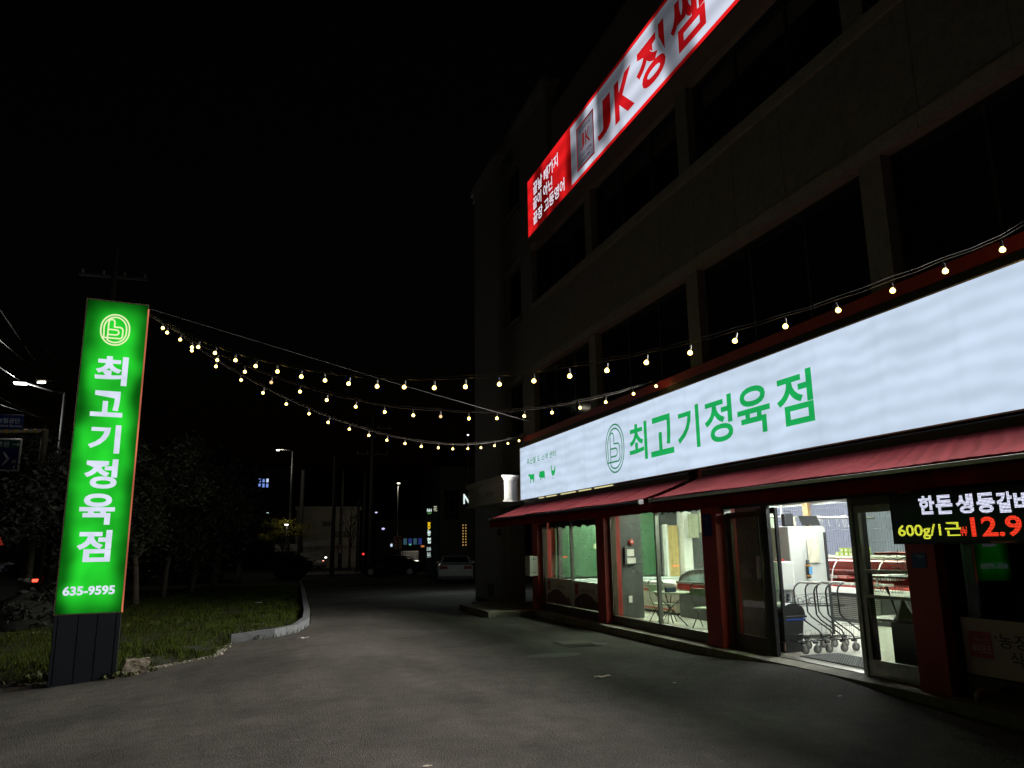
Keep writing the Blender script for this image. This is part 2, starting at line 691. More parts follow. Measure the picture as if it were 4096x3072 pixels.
def hgrass(x, y):
    d = 1e9
    for i in range(len(edge) - 1):
        a, b = edge[i], edge[i + 1]
        ab = Vector((b.x - a.x, b.y - a.y))
        t = max(0, min(1, ((x - a.x) * ab.x + (y - a.y) * ab.y) / max(1e-9, ab.length_squared)))
        d = min(d, math.hypot(x - a.x - ab.x * t, y - a.y - ab.y * t))
    return gz(x, y) + 0.015 + 0.13 * sstep(0, 0.9, d) + 0.16 * sstep(0.5, 6, d) + 0.03 * noise.noise(Vector((x * 0.8, y * 0.8, 0)))


def build_lawn():
    bm = bmesh.new()
    x = -13.0
    step = 0.5
    grid = {}
    mb = MB()
    xs = [-13 + 0.5 * i for i in range(40)]
    ys = [9 + 0.5 * i for i in range(50)] + [34 + 2 * i for i in range(17)]
    # boundary-conforming: sample polygon by scanlines
    P = [(p.x, p.y) for p in edge + far_edge]
    vs = [bm.verts.new((p[0], p[1], 0)) for p in P]
    bm.faces.new(vs)
    bmesh.ops.triangulate(bm, faces=bm.faces[:])
    for k in range(4):
        long = [e for e in bm.edges if e.calc_length() > (1.6 if k > 1 else 3)]
        bmesh.ops.subdivide_edges(bm, edges=long, cuts=2 if k < 2 else 1)
        bmesh.ops.triangulate(bm, faces=bm.faces[:])
    for v in bm.verts:
        v.co.z = hgrass(v.co.x, v.co.y)
    me = bpy.data.meshes.new('lawn_soil')
    bm.to_mesh(me)
    bm.free()
    link('lawn_soil', me, mat('dark_soil', (0.013, 0.015, 0.006), 0.95, var=0.4, scale=12, bump=0.6, bscale=40), None, True, kind='structure')
    # blades
    rnd = random.Random(3)
    V, Fc = [], []

    def blade(x, y, z, h, w_, lean, an):
        n = len(V)
        dx, dy = math.cos(an), math.sin(an)
        lx, ly = math.cos(lean) * h * 0.5, math.sin(lean) * h * 0.5
        V.extend([(x - dx * w_, y - dy * w_, z - 0.02), (x + dx * w_, y + dy * w_, z - 0.02), (x + lx, y + ly, z + h)])
        Fc.append((n, n + 1, n + 2))
    cnt = 0
    while cnt < 46000:
        y = 11.5 + (rnd.random() ** 1.7) * 26
        x = rnd.uniform(-9.5, 4.5)
        if abs(x) > 0.62 * y + 2 or not ingrass(x, y):
            continue
        cl = noise.noise(Vector((x * 1.3, y * 1.3, 3)))
        if cl < -0.25 and rnd.random() < 0.5:
            continue
        z = hgrass(x, y)
        h = rnd.uniform(0.035, 0.095) * (1 + 0.6 * cl)
        sc_ = 0.6 + y / 22
        for k in range(3):
            blade(x + rnd.gauss(0, 0.03), y + rnd.gauss(0, 0.03), z, h * rnd.uniform(0.7, 1.2), 0.004 * sc_ + 0.003, rnd.uniform(0, 6.28), rnd.uniform(0, 6.28))
        cnt += 1
    me = bpy.data.meshes.new('grass')
    me.from_pydata(V, [], Fc)
    me.update()
    link('grass', me, mat('grass_blade', (0.040, 0.055, 0.009), 0.95, var=0.5, scale=3.5, spec=0.05), None, kind='stuff')


build_lawn()
gr = [o for o in COL.objects if o.name == 'grass'][0]
tag(gr, 'short mown grass covering the traffic island behind the green pylon sign', 'grass')

# kerb stones round the island (each one its own block)
kt = thing('granite_kerb', 'curved grey granite kerb along the right edge of the grass island', 'kerb', tuple(edge[9]))
kpts = edge[9:]
poly = []
for i in range(len(kpts) - 1):
    a, b = kpts[i], kpts[i + 1]
    n = max(1, int((b - a).length / 0.3))
    for j in range(n):
        poly.append(a.lerp(b, j / n))
poly.append(kpts[-1])
s_acc, start, blocks = 0, 0, []
for i in range(1, len(poly)):
    s_acc += (poly[i] - poly[i - 1]).length
    lim = 1.0 if poly[i].y < 19 else 1.0 + (poly[i].y - 19) * 0.15
    if s_acc > lim or i == len(poly) - 1:
        blocks.append((start, i))
        start, s_acc = i, 0
for (i0, i1) in blocks:
    mb = MB()
    pp = poly[i0:i1 + 1]
    L, R_ = [], []
    for q in range(len(pp)):
        t = (pp[min(q + 1, len(pp) - 1)] - pp[max(q - 1, 0)])
        t.z = 0
        t.normalize()
        nrm = Vector((-t.y, t.x, 0))
        e = 0.006 if q == 0 else (-0.006 if q == len(pp) - 1 else 0)
        L.append(pp[q] + nrm * 0.15 + t * e)
        R_.append(pp[q] + t * e)
    n = len(pp)
    dz = random.uniform(-0.006, 0.006)
    for q in range(n):
        for (p, z0) in ((R_[q], -0.08), (R_[q] + (L[q] - R_[q]).normalized() * 0.012, 0.152 + dz), (L[q], 0.158 + dz), (L[q], -0.08)):
            mb.v.append((p.x, p.y, gz(p.x, p.y) + z0))
    for q in range(n - 1):
        for k in range(3):
            mb.f.append((q * 4 + k, (q + 1) * 4 + k, (q + 1) * 4 + k + 1, q * 4 + k + 1))
    mb.f.append((0, 1, 2, 3))
    mb.f.append(tuple((n - 1) * 4 + k for k in (3, 2, 1, 0)))
    mb.build('kerb_stone', M_KERB, kt)

# broken concrete lump
st = gp(535, 2702)
bm = bmesh.new()
bmesh.ops.create_cube(bm, size=1)
bmesh.ops.subdivide_edges(bm, edges=bm.edges[:], cuts=5, use_grid_fill=True)
for v in bm.verts:
    c = v.co
    sx = 0.37 * (1 - 0.10 * (c.z + 0.5) * (1 if c.x < 0 else 0.1))
    p = Vector((c.x * sx + (0.03 * (c.z + 0.5) if c.x < 0 else 0), c.y * 0.16, (c.z + 0.5) * 0.23))
    p += Vector((noise.noise(c * 3.1), noise.noise(c * 3.3 + Vector((5, 0, 0))), noise.noise(c * 3.7 + Vector((0, 7, 0))))) * 0.028
    v.co = p
me = bpy.data.meshes.new('concrete_lump')
bm.to_mesh(me)
bm.free()
o = link('concrete_lump', me, mat('broken_concrete', (0.17, 0.145, 0.11), 0.9, var=0.3, scale=20, bump=0.7, bscale=50, stain=0.4))
o.location = (st.x, st.y + 0.1, gz(st.x, st.y) - 0.01)
o.rotation_euler = (0, 0, math.radians(8))
tag(o, 'broken pale concrete block lying at the grass edge right of the green pylon', 'rubble')
# low weeds and thin broken edging along the grass border
rn = random.Random(5)
mb = MB()
for i in range(2, 9):
    a, b = edge[i], edge[i + 1]
    for k in range(70):
        t = rn.random()
        p = a.lerp(b, t) + Vector((rn.gauss(0, 0.05), rn.gauss(0, 0.04), 0))
        r = rn.uniform(0.008, 0.035)
        mb.obox((p.x, p.y, gz(p.x, p.y) + r * 0.3), r * 1.6, r, r * 0.8, rn.uniform(0, 3))
mb.build('edge_debris', M_CONC, None, kind='stuff')
tag(bpy.data.objects['edge_debris'], 'crumbled concrete bits strewn along the broken front edge of the lawn', 'debris')
mb = MB()
for (ax, ay, nn, sp) in ((490, 2712, 60, 0.14), (600, 2690, 16, 0.05), (100, 2738, 70, 0.22), (1030, 2560, 10, 0.03), (980, 2560, 30, 0.15), (560, 2560, 60, 0.5), (180, 2600, 60, 0.5)):
    c = gp(ax, ay)
    for k in range(nn):
        x, y = c.x + rn.gauss(0, sp), c.y + abs(rn.gauss(0, sp * 0.6))
        z = hgrass(x, y) if ingrass(x, y) else gz(x, y)
        an = rn.uniform(0, 6.28)
        L = rn.uniform(0.04, 0.10)
        t1 = Vector((math.cos(an), math.sin(an), 0))
        q = Vector((-t1.y, t1.x, 0)) * L * 0.28
        b0 = Vector((x, y, z))
        m1 = b0 + t1 * L * 0.5 + Vector((0, 0, L * rn.uniform(0.5, 1.1)))
        m2 = b0 + t1 * L * 1.1 + Vector((0, 0, L * rn.uniform(0.3, 0.9)))
        mb.quad(b0, m1 - q, m2, m1 + q)
mb.build('weeds', mat('weed_leaf', (0.06, 0.07, 0.02), 0.7, var=0.4, scale=9), None, kind='stuff')
tag(bpy.data.objects['weeds'], 'broad leaved weeds sprouting around the pylon foot and kerb end', 'weeds')

# manhole + stains + litter
mh = Vector((5.14, 12.2, 0))
t = thing('manhole', 'sunken square grated drain cover with cracked rim in the asphalt before the shop', 'drain', tuple(mh))
mb = MB()
mb.box(4.88, 5.42, 11.86, 12.62, 0.002, 0.012)
mb.build('frame', mat('rusty_iron', (0.075, 0.07, 0.055), 0.8, var=0.3, scale=20, bump=0.4), t)
mb = MB()
for k in range(13):
    mb.box(4.93 + k * 0.036, 4.945 + k * 0.036, 11.9, 12.2, 0.012, 0.022)
mb.build('grate_bars', mat('iron_bar', (0.07, 0.068, 0.06), 0.6, 0.4, var=0.2), t)
MB().box(4.92, 5.38, 12.22, 12.58, 0.012, 0.017).build('cover_plate', mat('sunk_asphalt', (0.07, 0.065, 0.055), 0.9, var=0.3, scale=15, bump=0.5), t)
MB().prism([(5.43, 11.9, 0.004), (5.62, 11.98, 0.004), (5.66, 12.16, 0.004), (5.5, 12.3, 0.004), (5.43, 12.3, 0.004)], (0, 0, 0.002)).build('sunken_patch', M_DRK, t)
for (px, py, rx, ry, nm) in ((2215, 2622, 0.42, 0.22, 'oil_stain'), (2045, 2501, 0.20, 0.08, 'oil_stain')):
    c = gp(px, py)
    pts = [(c.x + rx * math.cos(a * PI / 9) * (1 + 0.25 * noise.noise(Vector((a * 0.7, px, 0)))), c.y + ry * math.sin(a * PI / 9) * (1 + 0.25 * noise.noise(Vector((a * 0.9, py, 3)))), gz(c.x, c.y) + 0.004) for a in range(18)]
    o = MB().add(pts, [tuple(range(18))]).build(nm, mat('damp_asphalt', (0.05, 0.048, 0.043), 0.7, var=0.5, scale=9, bump=0.5), None)
    o['kind'] = 'structure'
for (px, py, s_, rz, lb, cc) in ((2410, 2709, 0.10, 0.1, 'crumpled beige paper scrap on the asphalt in front of the lit doorway', (0.6, 0.5, 0.42)),
                                (2698, 2733, 0.03, 0.6, 'tiny white torn scrap on the asphalt nearest the shop door', (0.75, 0.75, 0.72)),
                                (1032, 2442, 0.11, 0.5, 'crushed pale blue plastic litter lying on the grass island', (0.5, 0.52, 0.68)),
                                (1212, 2553, 0.09, 0.3, 'flat pale litter scrap beside the corner of the granite kerb', (0.5, 0.47, 0.42)),
                                (3358, 2786, 0.03, 0.2, 'small white chip on dark asphalt below the door threshold', (0.6, 0.6, 0.58)),
                                (1710, 3066, 0.035, 0.2, 'small dry leaf on the asphalt at the bottom edge', (0.5, 0.42, 0.34))):
    c = gp(px, py)
    z = (hgrass(c.x, c.y) + 0.05) if ingrass(c.x, c.y) else gz(c.x, c.y) + 0.002
    mb = MB()
    G = 5
    for j in range(G):
        for i in range(G):
            a, b = (i / (G - 1) - 0.5) * s_ * 2, (j / (G - 1) - 0.5) * s_ * 0.9
            h = abs(noise.noise(Vector((a * 25, b * 25, px)))) * s_ * 0.4 + 0.002
            mb.v.append((c.x + a * math.cos(rz) - b * math.sin(rz), c.y + a * math.sin(rz) + b * math.cos(rz), z + h))
    for j in range(G - 1):
        for i in range(G - 1):
            if (i, j) in ((0, 0), (G - 2, G - 2)):
                continue
            mb.f.append((j * G + i, j * G + i + 1, (j + 1) * G + i + 1, (j + 1) * G + i))
    tag(mb.build('litter', mat('litter_%d' % px, cc, 0.8, var=0.15)), lb, 'litter')

# ================================================================ BUILDING
B = thing('commercial_building', 'dark four storey granite commercial building with shop on its ground floor', 'building', (6.9, 13, 0))
W = 6.9
YN = -9.0           # near end (out of frame)
YF = 24.6
def part(mb, name, m, parent=None, smooth=False, **p):
    return mb.build(name, m, parent or B, smooth, **p)

# upper body core, behind facade
part(MB().box(7.25, 17, YN, YF, 2.95, 13.9), 'wall_core', M_DRK)
part(MB().box(6.82, 17.2, 17.46, 24.85, 13.9, 14.12), 'eaves', M_STONE2)
part(MB().box(6.86, 17.2, 17.5, 24.7, 13.62, 13.898), 'eaves_moulding', M_STONE2)
part(MB().box(7.0, 17, YN, 17.45, 11.35, 13.0), 'parapet', M_STONE)
# piers
PIER = [(18.79, 19.71), (14.84, 15.19), (10.70, 11.06), (6.61, 6.965), (2.50, 2.86), (-9.0, -1.2)]
def wallseg(y0, y1, z0, z1, nm='wall', m=None, x0=W, x1=7.26):
    return part(MB().box(x0, x1, y0, y1, z0, z1), nm, m or M_STONE)
for (z0, z1) in ((4.30, 6.14), (8.0, 9.58)):
    for (a, b) in PIER:
        wallseg(a, b, z0, z1, 'pier')
wallseg(21.18, YF, 3.62, 13.62, 'wall')
wallseg(19.71, 21.18, 6.14, 8.0, 'wall')
wallseg(19.71, 21.18, 9.58, 11.4, 'wall')
wallseg(19.71, 21.18, 3.62, 4.62, 'wall')
wallseg(19.71, 21.18, 12.8, 13.62, 'wall')
wallseg(17.46, 19.71, 9.58, 13.62, 'wall')
wallseg(YN, 17.46, 9.60, 11.35, 'wall')
wallseg(18.79, 19.71, 3.62, 4.30, 'wall')
wallseg(18.79, 19.71, 6.14, 8.0, 'wall')
# spandrel in granite panels with recessed joints
yb = [YN] + [-8.022 + 1.168 * k for k in range(0, 23)]
yb = [y for y in yb if y < 18.6] + [18.79]
part(MB().box(W + 0.03, 7.26, YN, 18.79, 6.3, 7.86), 'spandrel_backing', M_DRK)
for i in range(len(yb) - 1):
    j = 0.004
    dx = random.uniform(0, 0.004)
    part(MB().box(W + dx, W + 0.03, yb[i] + j, yb[i + 1] - j, 6.335, 7.80), 'stone_panel', M_STONE)
    part(MB().box(W - 0.045 + dx, 7.26, yb[i] + j, yb[i + 1] - j, 6.142, 6.33), 'lintel_stone', M_STONE2)
    part(MB().box(W - 0.05 + dx, 7.26, yb[i] + j, yb[i + 1] - j, 7.805, 7.995), 'sill_stone', M_STONE2)
    part(MB().box(W - 0.045 + dx, 7.26, yb[i] + j, yb[i + 1] - j, 9.585, 9.72 if yb[i] < 17.4 else 9.7), 'lintel_stone', M_STONE2)
# windows
def window(y0, y1, z0, z1, split=True):
    f = MB()
    fx0, fx1 = W + 0.16, W + 0.22
    f.box(fx0, fx1, y0, y0 + 0.05, z0, z1).box(fx0, fx1, y1 - 0.05, y1, z0, z1)
    f.box(fx0, fx1, y0 + 0.05, y1 - 0.05, z0, z0 + 0.05).box(fx0, fx1, y0 + 0.05, y1 - 0.05, z1 - 0.05, z1)
    n = 3 if (y1 - y0) > 2.5 else 1
    ww = (y1 - y0) / n
    for k in range(1, n):
        f.box(fx0 + 0.005, fx1, y0 + ww * k - 0.025, y0 + ww * k + 0.025, z0 + 0.05, z1 - 0.05)
    fo = part(f, 'window', M_DRK)
    for k in range(n):
        a = y0 + ww * k + (0.05 if k == 0 else 0.025)
        b = y0 + ww * (k + 1) - (0.05 if k == n - 1 else 0.025)
        p = MB().box(fx0 + 0.025, fx0 + 0.035, a, b, z0 + 0.05, z1 - 0.05).build('pane', M_GLASSD, None)
        p.parent = fo
        p.matrix_parent_inverse = Matrix.Identity(4)
        # fo's own local frame: undo nothing, parent has identity basis + inverse of root
        bpy.context.view_layer.update()
        p.matrix_parent_inverse = fo.matrix_world.inverted()
PB = [18.79, 15.19, 14.84, 11.06, 10.70, 6.965, 6.61, 2.86, 2.50, -1.2]
for (z0, z1) in ((4.32, 6.14), (8.0, 9.58)):
    for k in range(0, 10, 2):
        window(PB[k + 1], PB[k], z0, z1)
for (z0, z1) in ((4.62, 6.14), (8.0, 9.58), (11.4, 12.8)):
    window(19.71, 21.18, z0, z1)
    part(MB().prism([(6.9, 19.6, z0 + 0.02), (6.9, 21.3, z0 + 0.02), (6.78, 21.3, z0 - 0.1), (6.78, 19.6, z0 - 0.1)], (0, 0, -0.06)), 'window_sill', M_STONE2)
    part(MB().box(6.85, 6.898, 19.62, 21.27, z1 + 0.002, z1 + 0.12), 'window_head', M_STONE2)
# ground floor left of the shop
wallseg(21.19, YF, 0.0, 3.62, 'wall', x1=7.3)
part(MB().box(6.87, 7.3, 20.87, 21.19, 0.0, 2.75), 'door_jamb', M_STONE2)
part(MB().box(7.9, 8.0, 17.9, 20.9, 0.0, 2.75), 'entrance_door', M_DRK)
part(MB().box(6.95, 7.9, 17.95, 20.86, 2.45, 2.75), 'entrance_ceiling', M_DRK)
part(MB().box(6.9, 7.3, 17.94, 19.15, 0.13, 2.7), 'wall', M_GRYW)
part(MB().box(6.86, 6.899, 21.81, 22.07, 1.90, 2.08), 'vent_grille', M_DRK)
part(MB().box(6.87, 6.899, 22.63, 23.09, 0.13, 0.49), 'vent_grille', M_DRK)
# cornice box with the dark shop name
prof = [(0.0, 2.695), (0.055, 2.695), (0.055, 2.73), (0.0, 2.745), (0.0, 3.22), (0.03, 3.26), (0.05, 3.295), (0.09, 3.32), (0.09, 3.367), (0.0, 3.367)]
cb = MB()
x0c, y0c, y1c = 6.02, 18.74, 22.2
ring = []
for (o_, z) in prof[:-1]:
    ring.append([(x0c - o_, y0c - o_, z), (x0c - o_, y1c + o_, z), (7.3, y1c + o_, z), (7.3, y0c - o_, z)])
for r_ in ring:
    cb.v += r_
for i in range(len(ring) - 1):
    for k in range(4):
        cb.f.append((i * 4 + k, i * 4 + (k + 1) % 4, (i + 1) * 4 + (k + 1) % 4, (i + 1) * 4 + k))
cb.f.append((0, 1, 2, 3))
e = (len(ring) - 1) * 4
cb.f.append((e + 3, e + 2, e + 1, e))
part(cb, 'cornice', M_CORN)
M_SGN = mat('tarnished_letter', (0.10, 0.09, 0.07), 0.5, 0.3)
letters('N', (6.015, 21.18, 2.846), UY, UZ, 0.50, 0.25, mat('dull_letter', (0.45, 0.42, 0.36), 0.4, 0.5), B, 0.01)
letters('느루한옥', (6.015, 20.5, 2.89), UY, UZ, 0.80, 0.15, M_SGN, B, 0.01)
# red columns
COLS = [(17.54, 17.93), (13.81, 14.18), (9.94, 10.33), (6.10, 6.47), (2.27, 2.62)]
for (a, b) in COLS:
    part(MB().bev(6.45, 6.80, a, b, 0.131, 2.72, 0.004), 'column', M_RED)
part(MB().box(6.56, 6.9, 1.5, 17.94, 2.17, 2.72), 'fascia', M_RED)
part(MB().box(6.62, 7.25, YN, 17.94, 2.722, 2.90), 'fascia_backing', M_DRK)
part(MB().box(6.62, 7.0, YN, 1.5, 0.131, 2.72), 'wall', M_STONE)
part(MB().box(6.62, 6.90, YN, 18.93, 4.235, 4.385), 'coping', M_RED)
part(MB().box(6.62, 7.25, YN, 18.8, 2.902, 4.23), 'sign_backing', M_DRK)
# step and slab
stp = MB()
part(MB().bev(6.30, 7.0, 10.0, 17.45, -0.1, 0.13, 0.008), 'doorstep', M_CONC)
part(MB().bev(6.30, 7.0, YN, 9.99, -0.1, 0.131, 0.008), 'doorstep', M_CONC)
part(MB().bev(5.20, 7.9, 17.47, 20.1, -0.15, 0.13, 0.012), 'entrance_slab', M_CONC)
part(MB().bev(5.75, 6.9, 20.11, 20.85, -0.15, 0.128, 0.012), 'entrance_slab', M_CONC)
part(MB().bev(5.62, 6.6, 17.9, 19.6, 0.132, 0.148, 0.004), 'entrance_paving', M_CONC)

# shop interior shell
FZ = 0.13
part(MB().box(7.001, 12.7, 1.5, 17.9, 0.0, FZ - 0.012), 'floor_base', M_CONC)
part(MB().box(6.7, 12.7, 1.5, 17.9, 2.60, 2.72), 'ceiling', M_CEIL)
part(MB().box(6.81, 12.7, 17.80, 17.89, 0, 2.72), 'inner_wall', M_WALL)
part(MB().box(12.6, 12.7, 1.5, 17.8, 0, 2.72), 'inner_wall', M_WALL)
part(MB().box(6.95, 12.7, 1.4, 1.5, 0, 2.72), 'inner_wall', M_WALL)
# floor tiles visible through door and window
tm = []
nt_ = 0
me_tile = None
for i in range(9):
    for j in range(21):
        x = 6.76 + i * 0.6
        y = 5.2 + j * 0.6
        if i > 5 and j < 8:
            continue
        if me_tile is None:
            ob = part(MB().box(0, 0.594, 0, 0.594, 0, 0.012), 'floor_tile', M_TILE)
            me_tile = ob.data
        else:
            ob = bpy.data.objects.new('floor_tile', me_tile)
            COL.objects.link(ob)
            setpar(ob, B)
        ob.location = (x, y, FZ - 0.012 + random.uniform(0, 0.0008))
part(MB().box(6.62, 6.76, 6.4, 9.9, 0.125, 0.142), 'threshold', M_STEEL)

# shopfront windows (frames + panes), glass plane 6.62
GX = 6.62
def shopwin(y0, y1, z0, z1, mulls, fr=M_BRZ, gm=G_SHOP, fw=0.06, zb=None):
    f = MB()
    zb = zb or z0 - 0.14
    f.box(GX - 0.05, GX + 0.06, y0, y1, 0.135, z0)
    f.box(GX - 0.03, GX + 0.04, y0, y1, z1, z1 + 0.05)
    f.box(GX - 0.035, GX + 0.05, y0, y0 + fw, z0, z1).box(GX - 0.035, GX + 0.05, y1 - fw, y1, z0, z1)
    fo = part(f, 'shop_window', fr)
    bpy.context.view_layer.update()
    inv = fo.matrix_world.inverted()
    ys = [y0 + fw] + mulls + [y1 - fw]
    for k, my in enumerate(mulls):
        o = MB().box(GX - 0.03, GX + 0.04, my - 0.022, my + 0.022, z0, z1).build('mullion', M_STEEL)
        o.parent = fo
        o.matrix_parent_inverse = inv
    for k in range(len(ys) - 1):
        o = MB().box(GX, GX + 0.006, ys[k] + (0.022 if k else 0), ys[k + 1] - (0.022 if k < len(ys) - 2 else 0), z0, z1).build('pane', gm)
        o.parent = fo
        o.matrix_parent_inverse = inv
    return fo

shopwin(14.18, 17.54, 0.285, 2.12, [15.84], fw=0.10)
shopwin(10.33, 13.81, 0.285, 2.14, [12.03], fw=0.08)
shopwin(2.62, 6.10, 0.33, 2.14, [4.3], fr=M_BLK, gm=glass('filmed_glass', (0.5, 0.6, 0.5), 0.42))
# steel reveals that shine beside the columns
for (a, b) in ((17.44, 17.52), (13.72, 13.79)):
    part(MB().box(GX - 0.06, GX - 0.052, a, b, 0.3, 2.12), 'steel_reveal', M_STEEL)
# door zone
def leaf(y0, y1, x, name, fr, z0=0.142, z1=2.03, kick=0.20, st=0.07, rail=None):
    f = MB()
    f.box(x, x + 0.045, y0, y1, z0, z0 + kick).box(x, x + 0.045, y0, y1, z1 - 0.08, z1)
    f.box(x, x + 0.045, y0, y0 + st, z0 + kick, z1 - 0.08).box(x, x + 0.045, y1 - st, y1, z0 + kick, z1 - 0.08)
    if rail:
        for r in rail:
            f.box(x + 0.002, x + 0.043, y0 + st, y1 - st, r, r + 0.035)
    fo = part(f, name, fr)
    bpy.context.view_layer.update()
    o = MB().box(x + 0.02, x + 0.026, y0 + st, y1 - st, z0 + kick, z1 - 0.08).build('pane', G_SHOP)
    o.parent = fo
    o.matrix_parent_inverse = fo.matrix_world.inverted()
    return fo

leaf(9.05, 9.90, 6.62, 'side_panel', M_BRZ, st=0.09)
part(MB().box(6.58, 6.70, 9.90, 9.94, 0.135, 2.17), 'door_post', M_STEEL)
part(MB().box(6.60, 6.655, 8.93, 9.05, 0.135, 2.12), 'door_post', M_BLK)
lf = leaf(9.17, 9.60, 6.92, 'sliding_door', M_BLK, st=0.035, kick=0.12, z1=2.08)
part(MB().box(6.912, 6.919, 9.17, 9.205, 0.16, 0.27), 'door_label', mat('pink_sticker', (0.7, 0.5, 0.45)))
part(MB().box(6.55, 6.59, 9.12, 9.16, 1.12, 1.42), 'door_handle', M_WHT)
part(MB().box(6.58, 6.75, 6.47, 9.90, 2.09, 2.168), 'door_head', M_BLK)
part(MB().box(6.60, 6.67, 6.48, 7.34, 2.0, 2.089), 'panel_head', mat('grey_head', (0.10, 0.11, 0.10), 0.5))
part(MB().box(6.60, 6.68, 7.34, 7.40, 0.135, 2.089), 'door_post', M_STEEL)
part(MB().box(6.70, 6.80, 7.34, 7.47, 0.135, 2.089), 'door_post', M_BLK)
leaf(6.48, 7.34, 6.62, 'side_panel', M_STEEL, st=0.07, kick=0.17, rail=(1.25, 0.975), z1=2.0)
part(MB().box(6.8, 6.88, 7.42, 7.5, 0.14, 0.72), 'door_stop', M_BLACKP)
M_PRT = mat('glass_print', (0.02, 0.02, 0.02), 0.6)
letters('OPEN 08:00', (6.616, 7.14, 1.155), UY, UZ, 0.42, 0.065, M_PRT, B, -0.005)
letters('CLOSE 22:00', (6.616, 7.14, 1.045), UY, UZ, 0.42, 0.065, M_PRT, B, -0.005)
# black gathered cloth hanging at window heads
def cloth(y0, y1, z0, z1, amp):
    mb = MB()
    n = 60
    for i in range(n + 1):
        y = y0 + (y1 - y0) * i / n
        x = GX + 0.10 + 0.02 * math.sin(i * 1.1)
        zl = z0 + amp * abs(math.sin(i * 0.37)) + amp * 0.5 * noise.noise(Vector((i * 0.5, y0, 0)))
        mb.v += [(x, y, z1), (x - 0.01, y, zl)]
    for i in range(n):
        mb.f.append((i * 2, i * 2 + 1, i * 2 + 3, i * 2 + 2))
    return mb
part(cloth(14.25, 17.45, 1.96, 2.15, 0.05), 'black_cloth', M_DRK)
part(cloth(10.40, 12.0, 2.09, 2.16, 0.03), 'black_cloth', M_DRK)
# interior: dark pillar, divider, far wall dressing
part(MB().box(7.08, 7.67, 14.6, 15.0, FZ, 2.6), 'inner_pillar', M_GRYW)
part(MB().box(6.86, 6.95, 17.2, 17.32, FZ, 2.6), 'inner_partition', mat('brown_grey_panel', (0.12, 0.10, 0.10)))
part(MB().box(9.77, 9.86, 17.69, 17.795, FZ, 2.3), 'dark_door_edge', M_DRK)
part(MB().box(10.35, 10.58, 17.4, 17.795, FZ, 2.6), 'white_post', M_WHT)
part(MB().box(10.66, 12.59, 17.65, 17.795, FZ, 2.6), 'dark_panel', M_GRYW)
part(MB().box(9.72, 10.34, 17.70, 17.795, 2.07, 2.6), 'dark_panel', M_GRYW)
for k in range(4):
    part(MB().bev(9.93 + k * 0.10, 10.025 + k * 0.10, 17.64, 17.68, 0.8, 2.05, 0.004), 'pine_board', M_WOOD)
part(MB().box(9.86, 9.92, 17.45, 17.6, 0.8, 2.08), 'white_trim', M_WHT)
part(MB().box(10.38, 10.66, 17.2, 17.22, 1.74, 2.33), 'pinned_sheet', mat('khaki_sheet', (0.30, 0.31, 0.22)))
part(MB().box(10.70, 11.15, 17.2, 17.22, 1.87, 2.38), 'pinned_sheet', mat('khaki_sheet', (0.30, 0.31, 0.22)))
# door-side inner walls: dark panel behind left fixed glass, and dark room right
part(MB().box(7.02, 7.06, 9.62, 10.55, FZ, 2.59), 'inner_panel', mat('grey_green_board', (0.16, 0.21, 0.19), 0.7))
part(MB().box(7.015, 7.02, 9.55, 9.63, 1.30, 1.45), 'light_switch', M_WHT)
part(MB().box(7.005, 7.02, 9.5, 9.58, 0.42, 0.55), 'socket_plate', M_WHT)
part(MB().box(6.95, 7.05, 2.6, 6.40, FZ, 2.59), 'inner_panel', mat('unlit_room_dark', (0.012, 0.018, 0.016), 0.6))  # board coloured near black to stand in for the unlit room
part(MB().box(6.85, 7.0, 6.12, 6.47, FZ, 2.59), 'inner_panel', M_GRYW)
# mesh window on the back wall
part(MB().box(12.56, 12.6, 9.5, 16.6, 1.25, 2.45), 'frosted_window', glow('frosted_pane_light', (0.62, 0.68, 0.85), 0.62))
mw = MB()
y = 11.9
while y < 16.6:
    mw.box(12.50, 12.506, y, y + 0.008, 0.9, 2.44)
    y += 0.075
for z in (1.1, 1.35, 1.60, 1.85, 2.1, 2.35):
    mw.box(12.49, 12.5, 11.9, 16.6, z, z + 0.012)
part(mw, 'wire_mesh', mat('mesh_wire', (0.16, 0.17, 0.2), 0.5, 0.4), None, kind='stuff')
part(MB().box(12.40, 12.48, 15.2, 15.38, 1.2, 2.5), 'timber_post', mat('tan_timber', (0.55, 0.36, 0.18)))
part(MB().box(12.40, 12.48, 11.5, 16.6, 2.5, 2.58), 'timber_beam', mat('tan_timber', (0.55, 0.36, 0.18)))
part(MB().box(9.45, 12.4, 12.42, 12.46, 2.36, 2.42), 'black_rail', M_DRK)

